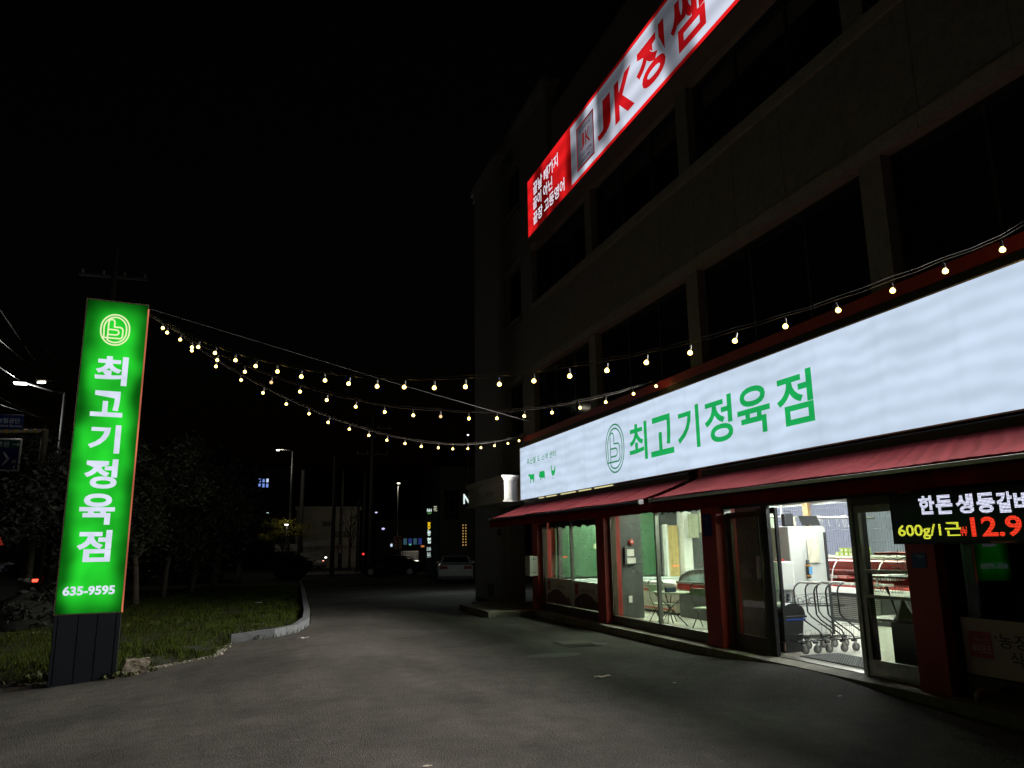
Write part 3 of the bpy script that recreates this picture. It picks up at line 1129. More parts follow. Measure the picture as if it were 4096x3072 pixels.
# ceiling tube lamps
lampm = glow('tube_white', (0.92, 1.0, 0.95), 120.0, 'AUTO')
lamp0 = None
for (x, y) in ((8.2, 7.2), (8.2, 9.6), (8.6, 12.0), (8.0, 13.6), (9.0, 16.2), (8.0, 17.0), (10.6, 9.6), (10.8, 11.8), (11.2, 14.6), (11.4, 16.9), (9.2, 14.6)):
    if lamp0 is None:
        lamp0 = thing('ceiling_lamp', 'x', 'lamp', (x, y, 2.6), 'strip lamps on the shop ceiling')
        MB().box(x - 0.08, x + 0.08, y - 0.62, y + 0.62, 2.575, 2.6).build('housing', M_WHT, lamp0)
        MB().bev(x - 0.065, x + 0.065, y - 0.6, y + 0.6, 2.53, 2.574, 0.015).build('tube', lampm, lamp0)
        lamp0['label'] = 'white ceiling strip lamp above the shelf by the right glass panel'
    else:
        dup(lamp0, (x, y, 2.6), 'white ceiling strip lamp above ' + {(8.2, 9.6): 'the beige cabinet and trolleys', (8.6, 12.0): 'the curved lid freezer', (8.0, 13.6): 'the folding table', (9.0, 16.2): 'the striped chest freezer', (8.0, 17.0): 'the green banner', (10.6, 9.6): 'the near end of the meat counter', (10.8, 11.8): 'the middle of the meat counter', (11.2, 14.6): 'the back wall behind the meat counter', (11.4, 16.9): 'the dark panels in the far corner', (9.2, 14.6): 'the gap between both freezers'}[(x, y)])


# ================================================================ MAIN SIGN
S = thing('shop_sign', 'long glowing white signboard with green Korean lettering above the red awnings', 'sign', (6.4, 10, 2.7))
SX = 6.40
SY0, SY1, SZ0, SZ1 = -7.5, 18.55, 2.715, 4.045
MB().box(SX + 0.012, SX + 0.22, SY0, SY1 + 0.01, SZ0 + 0.01, SZ1 - 0.01).build('case', M_BLK, S)
MB().box(SX + 0.004, SX + 0.012, SY0, SY1, SZ0 + 0.012, SZ1 - 0.012).build('lit_face', glow('white_flex_face', (0.60, 0.72, 0.88), 1.0, 'AUTO', main_expr), S)
fr = MB()
fr.box(SX - 0.004, SX + 0.03, SY0, SY1 + 0.014, SZ1 - 0.012, SZ1 + 0.004)
fr.box(SX - 0.004, SX + 0.03, SY0, SY1 + 0.014, SZ0 - 0.004, SZ0 + 0.012)
fr.box(SX - 0.004, SX + 0.03, SY1, SY1 + 0.014, SZ0 + 0.012, SZ1 - 0.012)
fr.build('edge_frame', mat('ivory_frame', (0.75, 0.70, 0.6), 0.5), S)
MG = glow('green_vinyl', (0.012, 0.40, 0.095), 1.0, 'NONE', main_expr)
MGD = glow('thin_green_vinyl', (0.03, 0.22, 0.10), 1.0)
LX = SX - 0.001
cy = [(12.47, 11.79), (11.67, 10.90), (10.77, 10.12), (9.97, 9.25), (9.13, 8.40), (8.25, 7.56)]
for ch, (a, b) in zip('최고기정육점', cy):
    letters(ch, (LX, a, 3.04), UY, UZ, a - b, 0.665, MG, S, 0.019, 'letter')
letters('축산물 도·소매 센터', (LX, 18.05, 3.56), UY, UZ, 1.98, 0.15, glow('small_green_vinyl', (0.03, 0.26, 0.07), 1.0), S, 0.008)
logo(lambda a, b: (LX, 13.07 - a * 0.80, 3.375 + b * 0.84), MGD, S, 0.035)
def sil(name, pts):
    o = [at_x(2000 + .2411 * x, 1700 + .2411 * y, LX) for x, y in pts]
    MB().add(o, [tuple(range(len(o)))]).build(name, MG, S)
sil('cow_symbol', [(465, 850), (474, 832), (477, 806), (486, 806), (492, 818), (515, 822), (562, 808), (569, 830), (567, 905), (561, 955), (548, 953), (552, 905), (515, 903), (508, 970), (496, 970), (503, 905), (492, 870), (484, 850), (470, 856)])
sil('pig_symbol', [(640, 850), (652, 822), (650, 795), (665, 770), (690, 765), (700, 768), (712, 762), (728, 757), (738, 768), (744, 800), (744, 893), (736, 893), (732, 868), (712, 882), (690, 872), (682, 885), (682, 910), (672, 912), (668, 870), (652, 862)])
sil('hen_symbol', [(842, 690), (848, 665), (856, 668), (858, 720), (862, 745), (880, 755), (898, 745), (904, 700), (902, 672), (912, 680), (919, 720), (916, 770), (902, 820), (886, 842), (868, 838), (852, 800), (848, 740)])
sil('hen_foot', [(862, 880), (872, 868), (878, 872), (888, 878), (884, 896), (876, 886)])
for (a, b) in ((17.0, 17.3), (16.2, 16.8), (15.1, 15.9), (14.3, 14.9), (13.3, 14.1)):
    MB().box(SX + 0.02, SX + 0.045, a, b, SZ0 - 0.034, SZ0 - 0.006).build('under_tube', glow('under_tube_glow', (1.0, 0.92, 0.45), 0.75), S)
MB().box(SX + 0.05, SX + 0.16, 12.0, 18.2, SZ0 - 0.05, SZ0 + 0.005).build('under_rail', mat('rusty_rail', (0.30, 0.15, 0.09), 0.6, 0.2, var=0.4), S)
spot('shop_sign_fill', (SX - 0.03, (SY0 + SY1) / 2, (SZ0 + SZ1) / 2), MAIN_W, (1.0, 0.95, 0.87), 'AREA', S, rot=(0, PI / 2, 0), sx=SZ1 - SZ0, sy=SY1 - SY0).data.spread = math.radians(125)  # added area lamp before the face, lights the forecourt for the sign

# ================================================================ UPPER RED SIGN
J = thing('academy_sign', 'red framed lit banner sign with JK lettering high on the third floor', 'sign', (6.6, 9, 9.6))
JX = 6.60
MB().box(JX + 0.01, JX + 0.28, -4, 18.18, 9.63, 11.27).build('case', M_BLK, J)
jr = glow('red_flex_face', (0.78, 0.012, 0.014), 1.0, 'NONE', jk_expr)
jw = glow('white_flex_patchy', (0.62, 0.66, 0.78), 1.0, 'AUTO', jk_expr)
jl = glow('red_vinyl', (0.62, 0.010, 0.014), 1.0, 'NONE', jk_expr)
MB().box(JX, JX + 0.01, -4, 18.18, 9.62, 11.28).build('red_face', jr, J)
MB().box(JX - 0.004, JX - 0.001, -4, 15.15, 9.76, 11.19).build('white_face', jw, J)
MB().box(JX - 0.05, JX + 0.3, -4, 18.2, 9.575, 9.615).build('tray', M_ALU, J)
JL = JX - 0.007
for ch, y1, y0, z0, z1, off in (('J', 13.70, 13.02, 10.04, 10.86, 0.04), ('K', 12.83, 11.98, 9.97, 10.88, 0.04), ('정', 11.86, 10.76, 9.95, 10.97, 0.035), ('쌤', 10.55, 9.46, 9.92, 11.00, 0.03), ('영', 9.25, 8.2, 9.93, 11.0, 0.035), ('어', 7.95, 6.9, 9.93, 11.0, 0.035)):
    letters(ch, (JL, y1, z0), UY, UZ, y1 - y0, z1 - z0, jl, J, off, 'letter')
MB().box(JL + 0.0012, JL + 0.002, 13.86, 14.81, 9.90, 10.98).build('badge_plate', glow('badge_grey', (0.17, 0.17, 0.21), 1.0, 'NONE', jk_expr), J)
bx = MB()
for (a, b, c, d) in ((14.81, 13.86, 9.90, 9.95), (14.81, 13.86, 10.93, 10.98), (14.81, 14.76, 9.95, 10.93), (13.91, 13.86, 9.95, 10.93)):
    bx.box(JL, JL + 0.002, b, a, c, d)
bx.build('badge_frame', glow('dark_red_vinyl', (0.16, 0.012, 0.012), 1.0), J)
jk = glow('dark_vinyl', (0.035, 0.02, 0.03), 1.0)
letters('J', (JL, 14.62, 10.33), UY, UZ, 0.24, 0.36, glow('dark_red_vinyl', (0.16, 0.012, 0.012), 1.0), J, 0.01, 'letter')
letters('K', (JL, 14.32, 10.33), UY, UZ, 0.26, 0.36, glow('dark_red_vinyl', (0.16, 0.012, 0.012), 1.0), J, 0.01, 'letter')
letters('JUNG SSEM', (JL, 14.68, 10.14), UY, UZ, 0.66, 0.085, jk, J, 0.01)
letters('ENGLISH', (JL, 14.60, 10.01), UY, UZ, 0.50, 0.085, jk, J, 0.01)
letters('영어전문학원', (JL, 14.66, 10.76), UY, UZ, 0.62, 0.085, jk, J, 0.01)
jt = glow('white_vinyl', (0.80, 0.78, 0.88), 1.0)
letters('끝날 때까지', (JL, 17.72, 10.66), UY, UZ, 1.76, 0.36, jt, J, 0.02)
letters('끝이 아닌', (JL, 17.76, 10.26), UY, UZ, 1.40, 0.34, jt, J, 0.02)
letters('끝장 고등영어', (JL, 17.76, 9.84), UY, UZ, 2.17, 0.34, jt, J, 0.02)
spot('academy_sign_fill', (JX - 0.05, 8.0, 10.4), JK_W, (0.95, 0.9, 0.9), 'AREA', J, rot=(0, PI / 2, 0), sx=1.4, sy=14)  # area lamp added in front of the lit face to carry its light

# ================================================================ AWNINGS
def awning(y0, y1, label, seams, ripple):
    A = thing('awning', label, 'awning', (5.9, y0, 2.2), 'red canvas awnings over the shopfront')
    xb, zb, xf, zf = 6.42, 2.60, 5.50, 2.245
    nx, ny = 20, int((y1 - y0) * 60)
    V, Fc = [], []
    for j in range(ny + 1):
        y = y0 + (y1 - y0) * j / ny
        for i in range(nx + 1):
            t = i / nx
            x = xb + (xf - xb) * t
            z = zb + (zf - zb) * t - 0.02 * math.sin(PI * t)
            yy = y + t * 0.0
            r = ripple(y, t)
            V.append((x, yy, z + r))
    W1 = nx + 1
    for j in range(ny):
        for i in range(nx):
            Fc.append((j * W1 + i, j * W1 + i + 1, (j + 1) * W1 + i + 1, (j + 1) * W1 + i))
    o = MB().add(V, Fc).build('canvas', M_FAB, A, True)
    so = o.modifiers.new('thick', 'SOLIDIFY')
    so.thickness = 0.004
    sm = MB()
    for y in seams:
        sm.tube([(xb - 0.01, y, zb + 0.004), ((xb + xf) / 2, y, (zb + zf) / 2 - 0.02 + 0.004 + ripple(y, 0.5)), (xf + 0.01, y, zf + 0.004 + ripple(y, 1))], 0.005, 5)
    if seams:
        sm.build('seam', M_VAL, A)
    MB().bev(xf - 0.035, xf + 0.035, y0 + 0.01, y1 - 0.01, zf - 0.055, zf - 0.012, 0.008).build('front_bar', M_BLK, A)
    MB().box(xf - 0.042, xf - 0.036, y0 + 0.01, y1 - 0.01, zf - 0.05, zf - 0.022).build('bar_strip', M_ALU if y0 < 9 else M_BLK, A)
    v = MB()
    n = int((y1 - y0) * 14)
    for i in range(n + 1):
        y = y0 + (y1 - y0) * i / n
        k = 0.008 * math.sin(y * 9) + 0.006 * math.sin(y * 23.0)
        v.v += [(xf, y, zf - 0.055), (xf + k * 0.5, y, zf - 0.13), (xf + k, y, zf - 0.205)]
    for i in range(n):
        for k in range(2):
            v.f.append((i * 3 + k, i * 3 + k + 1, i * 3 + k + 4, i * 3 + k + 3))
    vo = v.build('valance', M_VAL, A, True)
    vo.modifiers.new('thick', 'SOLIDIFY').thickness = 0.003
    MB().box(xf - 0.04, xf + 0.04, y0 - 0.035, y0 + 0.008, zf - 0.06, zf + 0.01).build('end_cap', mat('grey_cap', (0.5, 0.5, 0.52), 0.5), A)
    MB().box(xf - 0.04, xf + 0.04, y1 - 0.008, y1 + 0.02, zf - 0.06, zf + 0.01).build('end_cap', M_BLK, A)
    for y in (y0 + 0.7, (y0 + y1) / 2, y1 - 0.7):
        MB().tube([(6.42, y, 2.42), (6.0, y + 0.25, 2.26), (5.53, y, 2.20)], 0.018, 6).build('folding_arm', M_BLK, A)
    MB().bev(6.36, 6.50, y0 + 0.02, y1 - 0.02, 2.55, 2.68, 0.02).build('roller_case', M_DRK, A)
    return A

awning(10.45, 18.27, 'smooth red canvas awning with straight seams, left of the two awnings', [11.6, 12.75, 13.9, 15.05, 16.2, 17.3], lambda y, t: 0.006 * math.sin(y * 2.6) * t)
def rip(y, t):
    a = min(1.0, max(0.0, (8.8 - y) / 2.5))
    ph = y * 34.0 + 16.0 * t + 2.6 * noise.noise(Vector((y * 1.3, t, 2)))
    ed = 1 - t ** 8
    return 0.004 * math.sin(y * 3) * t + a * ed * (0.009 * math.sin(ph) + 0.006 * math.sin(ph * 1.73 + 1.0)) * (0.2 + 0.8 * t) + 0.02 * noise.noise(Vector((y * 1.2, t * 2, 0))) * t * (1 - t) * 3
awning(0.5, 10.12, 'rippled red canvas awning above the open doorway, right of the two awnings', [], rip)

# ================================================================ LED BOARD
Lb = thing('led_board', 'black LED price board with white, yellow and red glowing text', 'display', (6.2, 6.3, 1.6))
MB().bev(6.20, 6.36, 3.0, 6.355, 1.565, 2.065, 0.01).build('case', M_DRK, Lb)
MB().box(6.195, 6.20, 3.03, 6.32, 1.595, 2.035).build('dot_matrix', mat('led_panel_black', (0.012, 0.012, 0.014), 0.35, var=0.05), Lb)
lw = glow('led_white', (0.78, 0.80, 1.0), 1.0, 'NONE', led_expr)
ly = glow('led_yellow', (0.80, 0.85, 0.06), 1.0, 'NONE', led_expr)
lr = glow('led_red', (1.0, 0.05, 0.02), 1.0, 'NONE', led_expr)
LD = 6.193
for ch, a, b in (('한', 5.975, 5.79), ('돈', 5.775, 5.585), ('생', 5.55, 5.36), ('등', 5.33, 5.145), ('갈', 5.13, 4.98), ('비', 4.965, 4.80)):
    letters(ch, (LD, a, 1.845 - (a - 5.975) * -0.02), UY, UZ, a - b, 0.178, lw, Lb, 0.04, 'letter')
letters('600g/1근', (LD, 6.27, 1.61), UY, UZ, 0.745, 0.155, ly, Lb, 0.02, 'lettering')
letters('₩', (LD, 5.54, 1.635), UY, UZ, 0.075, 0.085, lr, Lb, 0.0, 'letter')
letters('12.9', (LD, 5.42, 1.625), UY, UZ, 0.50, 0.175, lr, Lb, 0.025, 'lettering')
MB().box(6.193, 6.196, 4.99, 5.24, 1.568, 1.588).build('maker_label', mat('red_beige_label', (0.5, 0.22, 0.17)), Lb)

# plaques
def plaque(y0, y1, z0, z1, label):
    P = thing('sticker', label, 'sticker', (6.44, y0, z0), 'blue stickers on the red columns')
    MB().bev(6.440, 6.449, y0, y1, z0, z1, 0.003).build('plate', mat('navy_blue_plate', (0.01, 0.035, 0.22), 0.3, var=0.1), P)
    letters('CESCO', (6.4385, y1 - 0.02 if (y1 - y0) > 0.2 else y1 - 0.05, z1 - 0.26 * (z1 - z0)), UY, UZ, (y1 - y0) * 0.66, (z1 - z0) * 0.14, mat('pale_print', (0.5, 0.5, 0.6), 0.5), P, 0.0)
    letters('Member', (6.4385, y1 - 0.08, z1 - 0.40 * (z1 - z0)), Vector((0, -1, 0.25)), UZ, (y1 - y0) * 0.4, (z1 - z0) * 0.08, mat('pale_print', (0.5, 0.5, 0.6), 0.5), P, 0.0)
plaque(10.04, 10.27, 1.70, 2.03, 'tall navy blue sticker on the column left of the doorway')
plaque(6.205, 6.385, 1.325, 1.475, 'small navy blue sticker on the column under the LED board')

# posters on the windows
def pork_poster(y0, y1, z0, z1, label, txt1, big=False):
    P = thing('poster', label, 'poster', (6.61, y0, z0), 'pork posters on the window glass')
    MB().box(6.609, 6.614, y0, y1, z0, z1).build('sheet', M_POST if big else mat('poster_pale', (0.66, 0.60, 0.53)), P)
    w_ = y1 - y0
    h_ = z1 - z0
    if not big:
        m = mat('meat_photo', (0.13, 0.045, 0.05), 0.6, var=0.7, scale=9)
        pts = []
        for i in range(13):
            t = i / 12
            pts.append((6.607, y1 - 0.10 - t * (w_ - 0.25), z0 + h_ * (0.30 + 0.28 * math.sin(PI * min(1, t * 1.15)))))
        pts += [(6.607, y0 + 0.02, z0 + 0.01), (6.607, y1 - 0.06, z0 + 0.01)]
        MB().add(pts, [tuple(range(len(pts)))]).build('meat_picture', m, P)
        fat = MB()
        for k in range(7):
            a = y1 - 0.2 - k * w_ * 0.115
            ribbon(fat, [(a - 0.02 * q - 0.012 * math.sin(q * 1.3 + k), z0 + 0.03 + q * h_ * 0.072) for q in range(7 - abs(k - 3) // 2)], 0.018, lambda a_, b_: (6.6055, a_, b_))
        fat.build('fat_streaks', mat('fat_print', (0.36, 0.24, 0.24), 0.6, var=0.3, scale=20), P)
        MB().box(6.605, 6.608, y1 - 0.30, y1 - 0.14, z1 - 0.27, z1 - 0.05).build('red_badge', M_REDP, P)
        letters('하이포크', (6.604, y1 - 0.16, z1 - 0.19), UY, UZ, 0.12, 0.06, M_WHT, P, 0.0)
        letters(txt1, (6.606, y1 - 0.42, z1 - 0.22), UY, UZ, w_ * 0.45, 0.085, mat('black_ink', (0.03, 0.03, 0.03), 0.7), P, 0.0)
    else:
        MB().box(6.605, 6.608, 5.725, 5.972, 0.505, 0.745).build('red_badge', M_REDP, P)
        letters('Hypork', (6.604, 5.905, 0.655), UY, UZ, 0.13, 0.034, M_WHT, P, -0.01)
        letters('하이포크', (6.604, 5.945, 0.545), UY, UZ, 0.205, 0.085, M_WHT, P, 0.0)
        mi = mat('black_ink', (0.03, 0.03, 0.03), 0.7)
        letters("‘농장에서", (6.606, 5.69, 0.62), UY, UZ, 0.66, 0.13, mi, P, 0.005)
        letters("식탁까지’", (6.606, 5.55, 0.47), UY, UZ, 0.60, 0.13, mi, P, 0.005)
pork_poster(15.87, 17.43, 0.30, 0.86, 'greyed pork poster on the far pane beside the electric box', '고기는 좋아요')
pork_poster(14.27, 15.81, 0.30, 0.84, 'greyed pork poster on the pane left of the second red column', '농장에서 식탁')
pork_poster(2.7, 6.04, 0.345, 0.865, 'large beige pork poster along the dark window at the right edge', '', True)

# electric box on the first column
E_ = thing('electric_box', 'grey metal electric box fixed to the leftmost red column', 'electric box', (6.3, 17.6, 0.9))
MB().bev(6.245, 6.44, 17.50, 17.86, 0.90, 1.355, 0.006).build('case', mat('box_enamel', (0.55, 0.56, 0.50), 0.45, var=0.06), E_)
MB().bev(6.235, 6.30, 17.485, 17.50, 0.895, 1.36, 0.003).build('door', mat('box_enamel', (0.55, 0.56, 0.50), 0.45, var=0.06), E_)
for z in (0.98, 1.28):
    MB().bev(6.33, 6.39, 17.47, 17.5, z - 0.015, z + 0.015, 0.005).build('latch', M_STEEL, E_)
MB().tube([(6.36, 17.6, 0.90), (6.37, 17.58, 0.6), (6.40, 17.50, 0.35), (6.44, 17.35, 0.18), (6.5, 17.3, 0.14)], 0.012, 6).build('cable', M_RUB, E_, True)

# PVC pipe elbow
PV = thing('drain_pipe', 'tan plastic elbow pipe poking out under the dark right window', 'pipe', (6.2, 5.9, 0.2))
a = Vector((6.27, 5.62, 0.255))
MB().tube([(6.62, 5.62, 0.27), (6.34, 5.62, 0.265)], 0.028, 10).build('pipe', mat('tan_pvc', (0.42, 0.30, 0.20), 0.5), PV, True)
MB().tube([(6.35, 5.62, 0.265), (6.28, 5.62, 0.262), (6.245, 5.62, 0.24), (6.24, 5.62, 0.18)], 0.034, 10).build('elbow', mat('tan_pvc', (0.42, 0.30, 0.20), 0.5), PV, True)
MB().box(6.58, 6.62, 2.62, 6.10, 0.13, 0.19).build('x', M_CONC, PV).name = 'bracket'

# ================================================================ PYLON SIGN
b1 = Vector((-2.66, 13.05, 0))
b2 = Vector((-1.80, 13.17, 0))
PU = (b2 - b1).normalized()
PN = Vector((PU.y, -PU.x, 0))      # towards the camera side
PZ = -0.27
Y_ = thing('pylon_sign', 'tall glowing green pylon sign with white Korean lettering on the lawn edge', 'sign', (-2.2, 13.3, PZ))
def pb(u0, u1, d0, d1, z0, z1, nm, m):
    c = b1 + PU * ((u0 + u1) / 2) - PN * ((d0 + d1) / 2)
    return MB().obox((c.x, c.y, (z0 + z1) / 2), u1 - u0, d1 - d0, z1 - z0, math.atan2(PU.y, PU.x)).build(nm, m, Y_)
pw = 0.865
pb(0.0, pw, 0.02, 0.42, 0.70, 5.49, 'light_box', mat('green_case', (0.05, 0.12, 0.05), 0.5))
pb(0.005, pw - 0.003, 0.0, 0.02, 0.712, 5.485, 'lit_face', glow('green_lit_face', (0.020, 0.66, 0.030), 1.0, 'AUTO', pil_expr))
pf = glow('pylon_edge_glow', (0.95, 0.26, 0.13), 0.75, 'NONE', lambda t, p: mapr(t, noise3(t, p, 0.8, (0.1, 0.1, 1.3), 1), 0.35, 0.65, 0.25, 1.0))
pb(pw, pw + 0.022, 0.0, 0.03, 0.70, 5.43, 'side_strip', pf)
pb(-0.012, 0.0, -0.006, 0.42, 0.70, 5.50, 'edge_frame', M_BRZ)
pb(-0.012, pw + 0.012, -0.006, 0.42, 5.49, 5.505, 'edge_frame', M_BRZ)
pb(-0.012, pw + 0.012, -0.006, 0.42, 0.695, 0.708, 'edge_frame', M_BRZ)
ub = [0.0, 0.05, 0.312, 0.560, 0.807, pw]
for i in range(5):
    pb(ub[i] + 0.007, ub[i + 1] - 0.007, 0.0, 0.03, PZ - 0.05, 0.694, 'base_panel', mat('anthracite_panel', (0.006, 0.008, 0.011), 0.85, var=0.2, spec=0.15))
pb(0.0, pw, 0.03, 0.40, PZ - 0.05, 0.694, 'base_core', M_DRK)
pb(pw, pw + 0.008, 0.0, 0.4, PZ, 0.694, 'base_corner', mat('grey_corner', (0.12, 0.12, 0.13), 0.4, 0.5))
pwht = glow('white_pylon_letter', (0.72, 0.77, 0.93), 1.0, 'NONE', lambda t, p: mapr(t, noise3(t, p, 6, (1, 1, 1), 2), 0.35, 0.65, 0.92, 1.06))
def pl(s, u0, u1, z0, z1, off=0.02, m=pwht, nm='letter'):
    o = b1 + PU * u0 + PN * 0.004
    letters(s, (o.x, o.y, z0), PU, UZ, u1 - u0, z1 - z0, m, Y_, off, nm)
for ch, u0, u1, z0, z1 in (('최', 0.20, 0.655, 4.135, 4.60), ('고', 0.19, 0.635, 3.635, 4.04), ('기', 0.205, 0.64, 3.07, 3.51), ('정', 0.195, 0.645, 2.53, 2.98), ('육', 0.18, 0.655, 1.99, 2.455), ('점', 0.195, 0.65, 1.445, 1.91)):
    pl(ch, u0, u1, z0, z1, 0.03)
pl('635-9595', 0.075, 0.755, 0.965, 1.10, 0.035, pwht, 'lettering')
lo = b1 + PN * 0.004
logo(lambda a, b: tuple(lo + PU * (0.425 + a * 0.42) + Vector((0, 0, 5.03 + b * 0.46))), glow('cream_logo', (0.85, 0.92, 0.52), 1.0), Y_, 0.05)

# ================================================================ STRING LIGHTS
def bulb_expr(t, pos):           # frosted envelope: hot centre, amber limb
    lw_ = node(t, 'ShaderNodeLayerWeight')
    lw_.inputs[0].default_value = 0.5
    return mapr(t, lw_.outputs['Facing'], 0.15, 0.9, 1.0, 0.04, True)
bulbm = glow('warm_bulb', (1.0, 0.66, 0.15), 15.0, 'AUTO', bulb_expr)
dimm = glow('weak_bulb', (1.0, 0.62, 0.30), 1.3)
BR = 0.028
_bulb = MB().lathe([(0.010, 0.020), (0.018, 0.011), (0.026, -0.002), (0.0265, -0.013), (0.020, -0.025), (0.008, -0.031)], (0, 0, -0.055), 12)
_sock = MB().lathe([(0.006, 0.03), (0.013, 0.02), (0.015, -0.03), (0.012, -0.034)], (0, 0, 0.0), 8)
bulb_me = bpy.data.meshes.new('bulb'); bulb_me.from_pydata(_bulb.v, [], _bulb.f); bulb_me.materials.append(bulbm)
bulb_me.polygons.foreach_set('use_smooth', [True] * len(bulb_me.polygons))
dim_me = bulb_me.copy(); dim_me.materials.clear(); dim_me.materials.append(dimm)
sock_me = bpy.data.meshes.new('socket'); sock_me.from_pydata(_sock.v, [], _sock.f); sock_me.materials.append(M_BLACKP)
P0 = Vector((-1.79, 13.20, 5.34))
def string(label, end, px, dim=()):
    end = Vector(end)
    T = thing('string_light', label, 'string lights', tuple(P0), 'bulb strings between pylon and shop')
    n = Vector((end.y - P0.y, -(end.x - P0.x), 0)).normalized()
    pts = []
    for (x, y) in px:
        r = ray(x, y)
        t = ((P0 - Vector((0, 0, HCAM))).dot(n)) / r.dot(n)
        pts.append(r * t + Vector((0, 0, HCAM)))
    line = [P0]
    for i, p in enumerate(pts):
        top = p + Vector((0, 0, 0.10))
        a = line[-1]
        m = a.lerp(top, 0.5) - Vector((0, 0, 0.012))
        line += [m, top]
        b = bpy.data.objects.new('bulb', dim_me if i in dim else bulb_me)
        COL.objects.link(b)
        b.location = p + Vector((0, 0, 0.055))
        b.rotation_euler = (random.gauss(0, 0.12), random.gauss(0, 0.12), 0)
        setpar(b, T)
        s_ = bpy.data.objects.new('socket', sock_me)
        COL.objects.link(s_)
        s_.parent = b
    line += [line[-1].lerp(end, 0.5) - Vector((0, 0, 0.01)), end]
    MB().tube(line, 0.0032, 4).build('cable', mat('cable_sheath', (0.05, 0.04, 0.03), 0.5), T)
    # supporting wire just above
    MB().tube([q + Vector((0, 0, 0.03 + 0.006 * math.sin(i))) for i, q in enumerate(line)], 0.0015, 3).build('support_wire', mat('dull_wire', (0.06, 0.055, 0.05), 0.5), T)
    return pts
zz = lambda L: [(550 + .7459 * x, 1200 + .7463 * y) for x, y in L]
oo = lambda L: [(x * 1.8517, y * 1.8517) for x, y in L]
A_ = zz([(133, 148), (330, 250), (420, 283), (525, 320), (638, 354), (749, 381), (880, 408), (1003, 428), (1137, 446), (1285, 460), (1433, 465), (1592, 468), (1759, 462), (1937, 451), (2126, 433)]) + oo([(1230, 811), (1312, 799), (1398, 782), (1492, 761), (1591, 735), (1697, 704), (1807, 670), (1927, 628), (2040, 585), (2165, 538)])
B_ = zz([(160, 173), (292, 251), (430, 320), (573, 383), (720, 440), (870, 490), (1017, 534), (1172, 570), (1323, 598), (1477, 617), (1625, 622), (1775, 634), (1926, 633), (2074, 621)]) + [(2207, 1650), (2317, 1630), (2423, 1607), (2531, 1575), (2624, 1543)]
C_ = zz([(231, 210), (292, 269), (422, 354), (551, 427), (676, 496), (797, 556), (917, 608), (1027, 655), (1137, 691), (1241, 724), (1339, 750), (1434, 768), (1523, 784), (1613, 791), (1690, 797), (1772, 795), (1840, 791), (1917, 780), (1983, 768), (2047, 753)])
for nm, a in (('A', string('uppermost bulb string, rising past the signboard to the top right', (6.45, 4.2, 4.46), A_)),
              ('B', string('middle bulb string with two weak bulbs, ending above the sign logo', (6.45, 11.45, 4.34), B_, (4, 10))),
              ('C', string('lowest bulb string, ending at the left corner of the signboard', (6.45, 18.55, 4.34), C_))):
    print(nm, [tuple(round(c, 1) for c in q) for q in (a[0], a[len(a) // 2], a[-1])])
Gw = MB().tube([(-1.79, 13.2, 5.45), (2.5, 15.2, 4.88), (6.62, 17.2, 4.42)], 0.0035, 4).build('guy_wire', mat('steel_wire', (0.05, 0.05, 0.05), 0.5, 0.2))
tag(Gw, 'thin straight steel wire running from pylon top to the building', 'wire')

# ================================================================ INSIDE THE SHOP
def bmat(nm, c, **k):
    return mat(nm, c, **k)
# tall cabinet fridge
Fz = thing('cabinet', 'tall beige cabinet standing just inside the open doorway', 'cabinet', (8.4, 10.9, FZ))
MC = mat('beige_enamel', (0.58, 0.59, 0.56), 0.4, var=0.05, scale=2, stain=0.12)
MB().bev(8.22, 8.93, 10.59, 11.35, FZ + 0.02, 1.85, 0.012).build('body', MC, Fz)
MB().box(8.932, 8.95, 10.60, 11.3, FZ + 0.05, 1.83).build('door', MC, Fz)
MB().box(8.90, 8.945, 10.575, 10.588, 0.15, 1.75).build('door_seal', M_DRK, Fz)
for x in (8.27, 8.87):
    MB().box(x - 0.02, x + 0.02, 10.62, 10.66, FZ, FZ + 0.02).build('foot', M_BLACKP, Fz)
# apron
Ap = thing('cloth', 'crumpled cream cloth hung on the side of the beige cabinet', 'cloth', (8.65, 10.57, 1.65))
mb = MB()
n = 12
for j in range(n + 1):
    for i in range(n + 1):
        u, v = i / n, j / n
        mb.v.append((8.54 + 0.235 * u + 0.02 * v * (u - .5), 10.572 - 0.012 - 0.012 * math.sin(u * 9 + v * 2) - 0.008 * noise.noise(Vector((u * 4, v * 4, 1))), 1.66 - 0.39 * v - 0.02 * (1 - u) * (1 - v)))
for j in range(n):
    for i in range(n):
        mb.f.append((j * (n + 1) + i, j * (n + 1) + i + 1, (j + 1) * (n + 1) + i + 1, (j + 1) * (n + 1) + i))
mb.build('sheet', mat('cream_cloth', (0.62, 0.58, 0.46), 0.9, var=0.08, scale=9), Ap, True)
Fl = thing('extinguisher', 'small black and orange spray extinguisher clipped on the cabinet side', 'extinguisher', (8.5, 10.5, 1.03))
MB().lathe([(0.02, 0), (0.038, 0.004), (0.038, 0.20), (0.03, 0.22), (0.03, 0.28), (0.02, 0.29)], (8.50, 10.53, 1.03), 12).build('body', M_BLACKP, Fl, True)
MB().lathe([(0.0385, 0), (0.0385, 0.02)], (8.50, 10.53, 1.06), 12).build('orange_band', mat('orange_band', (0.7, 0.3, 0.03)), Fl)
MB().lathe([(0.0385, 0), (0.0385, 0.02)], (8.50, 10.53, 1.22), 12).build('orange_band', mat('orange_band', (0.7, 0.3, 0.03)), Fl)
MB().box(8.475, 8.535, 10.483, 10.488, 1.09, 1.21).build('blue_label', mat('blue_label', (0.1, 0.3, 0.6)), Fl)
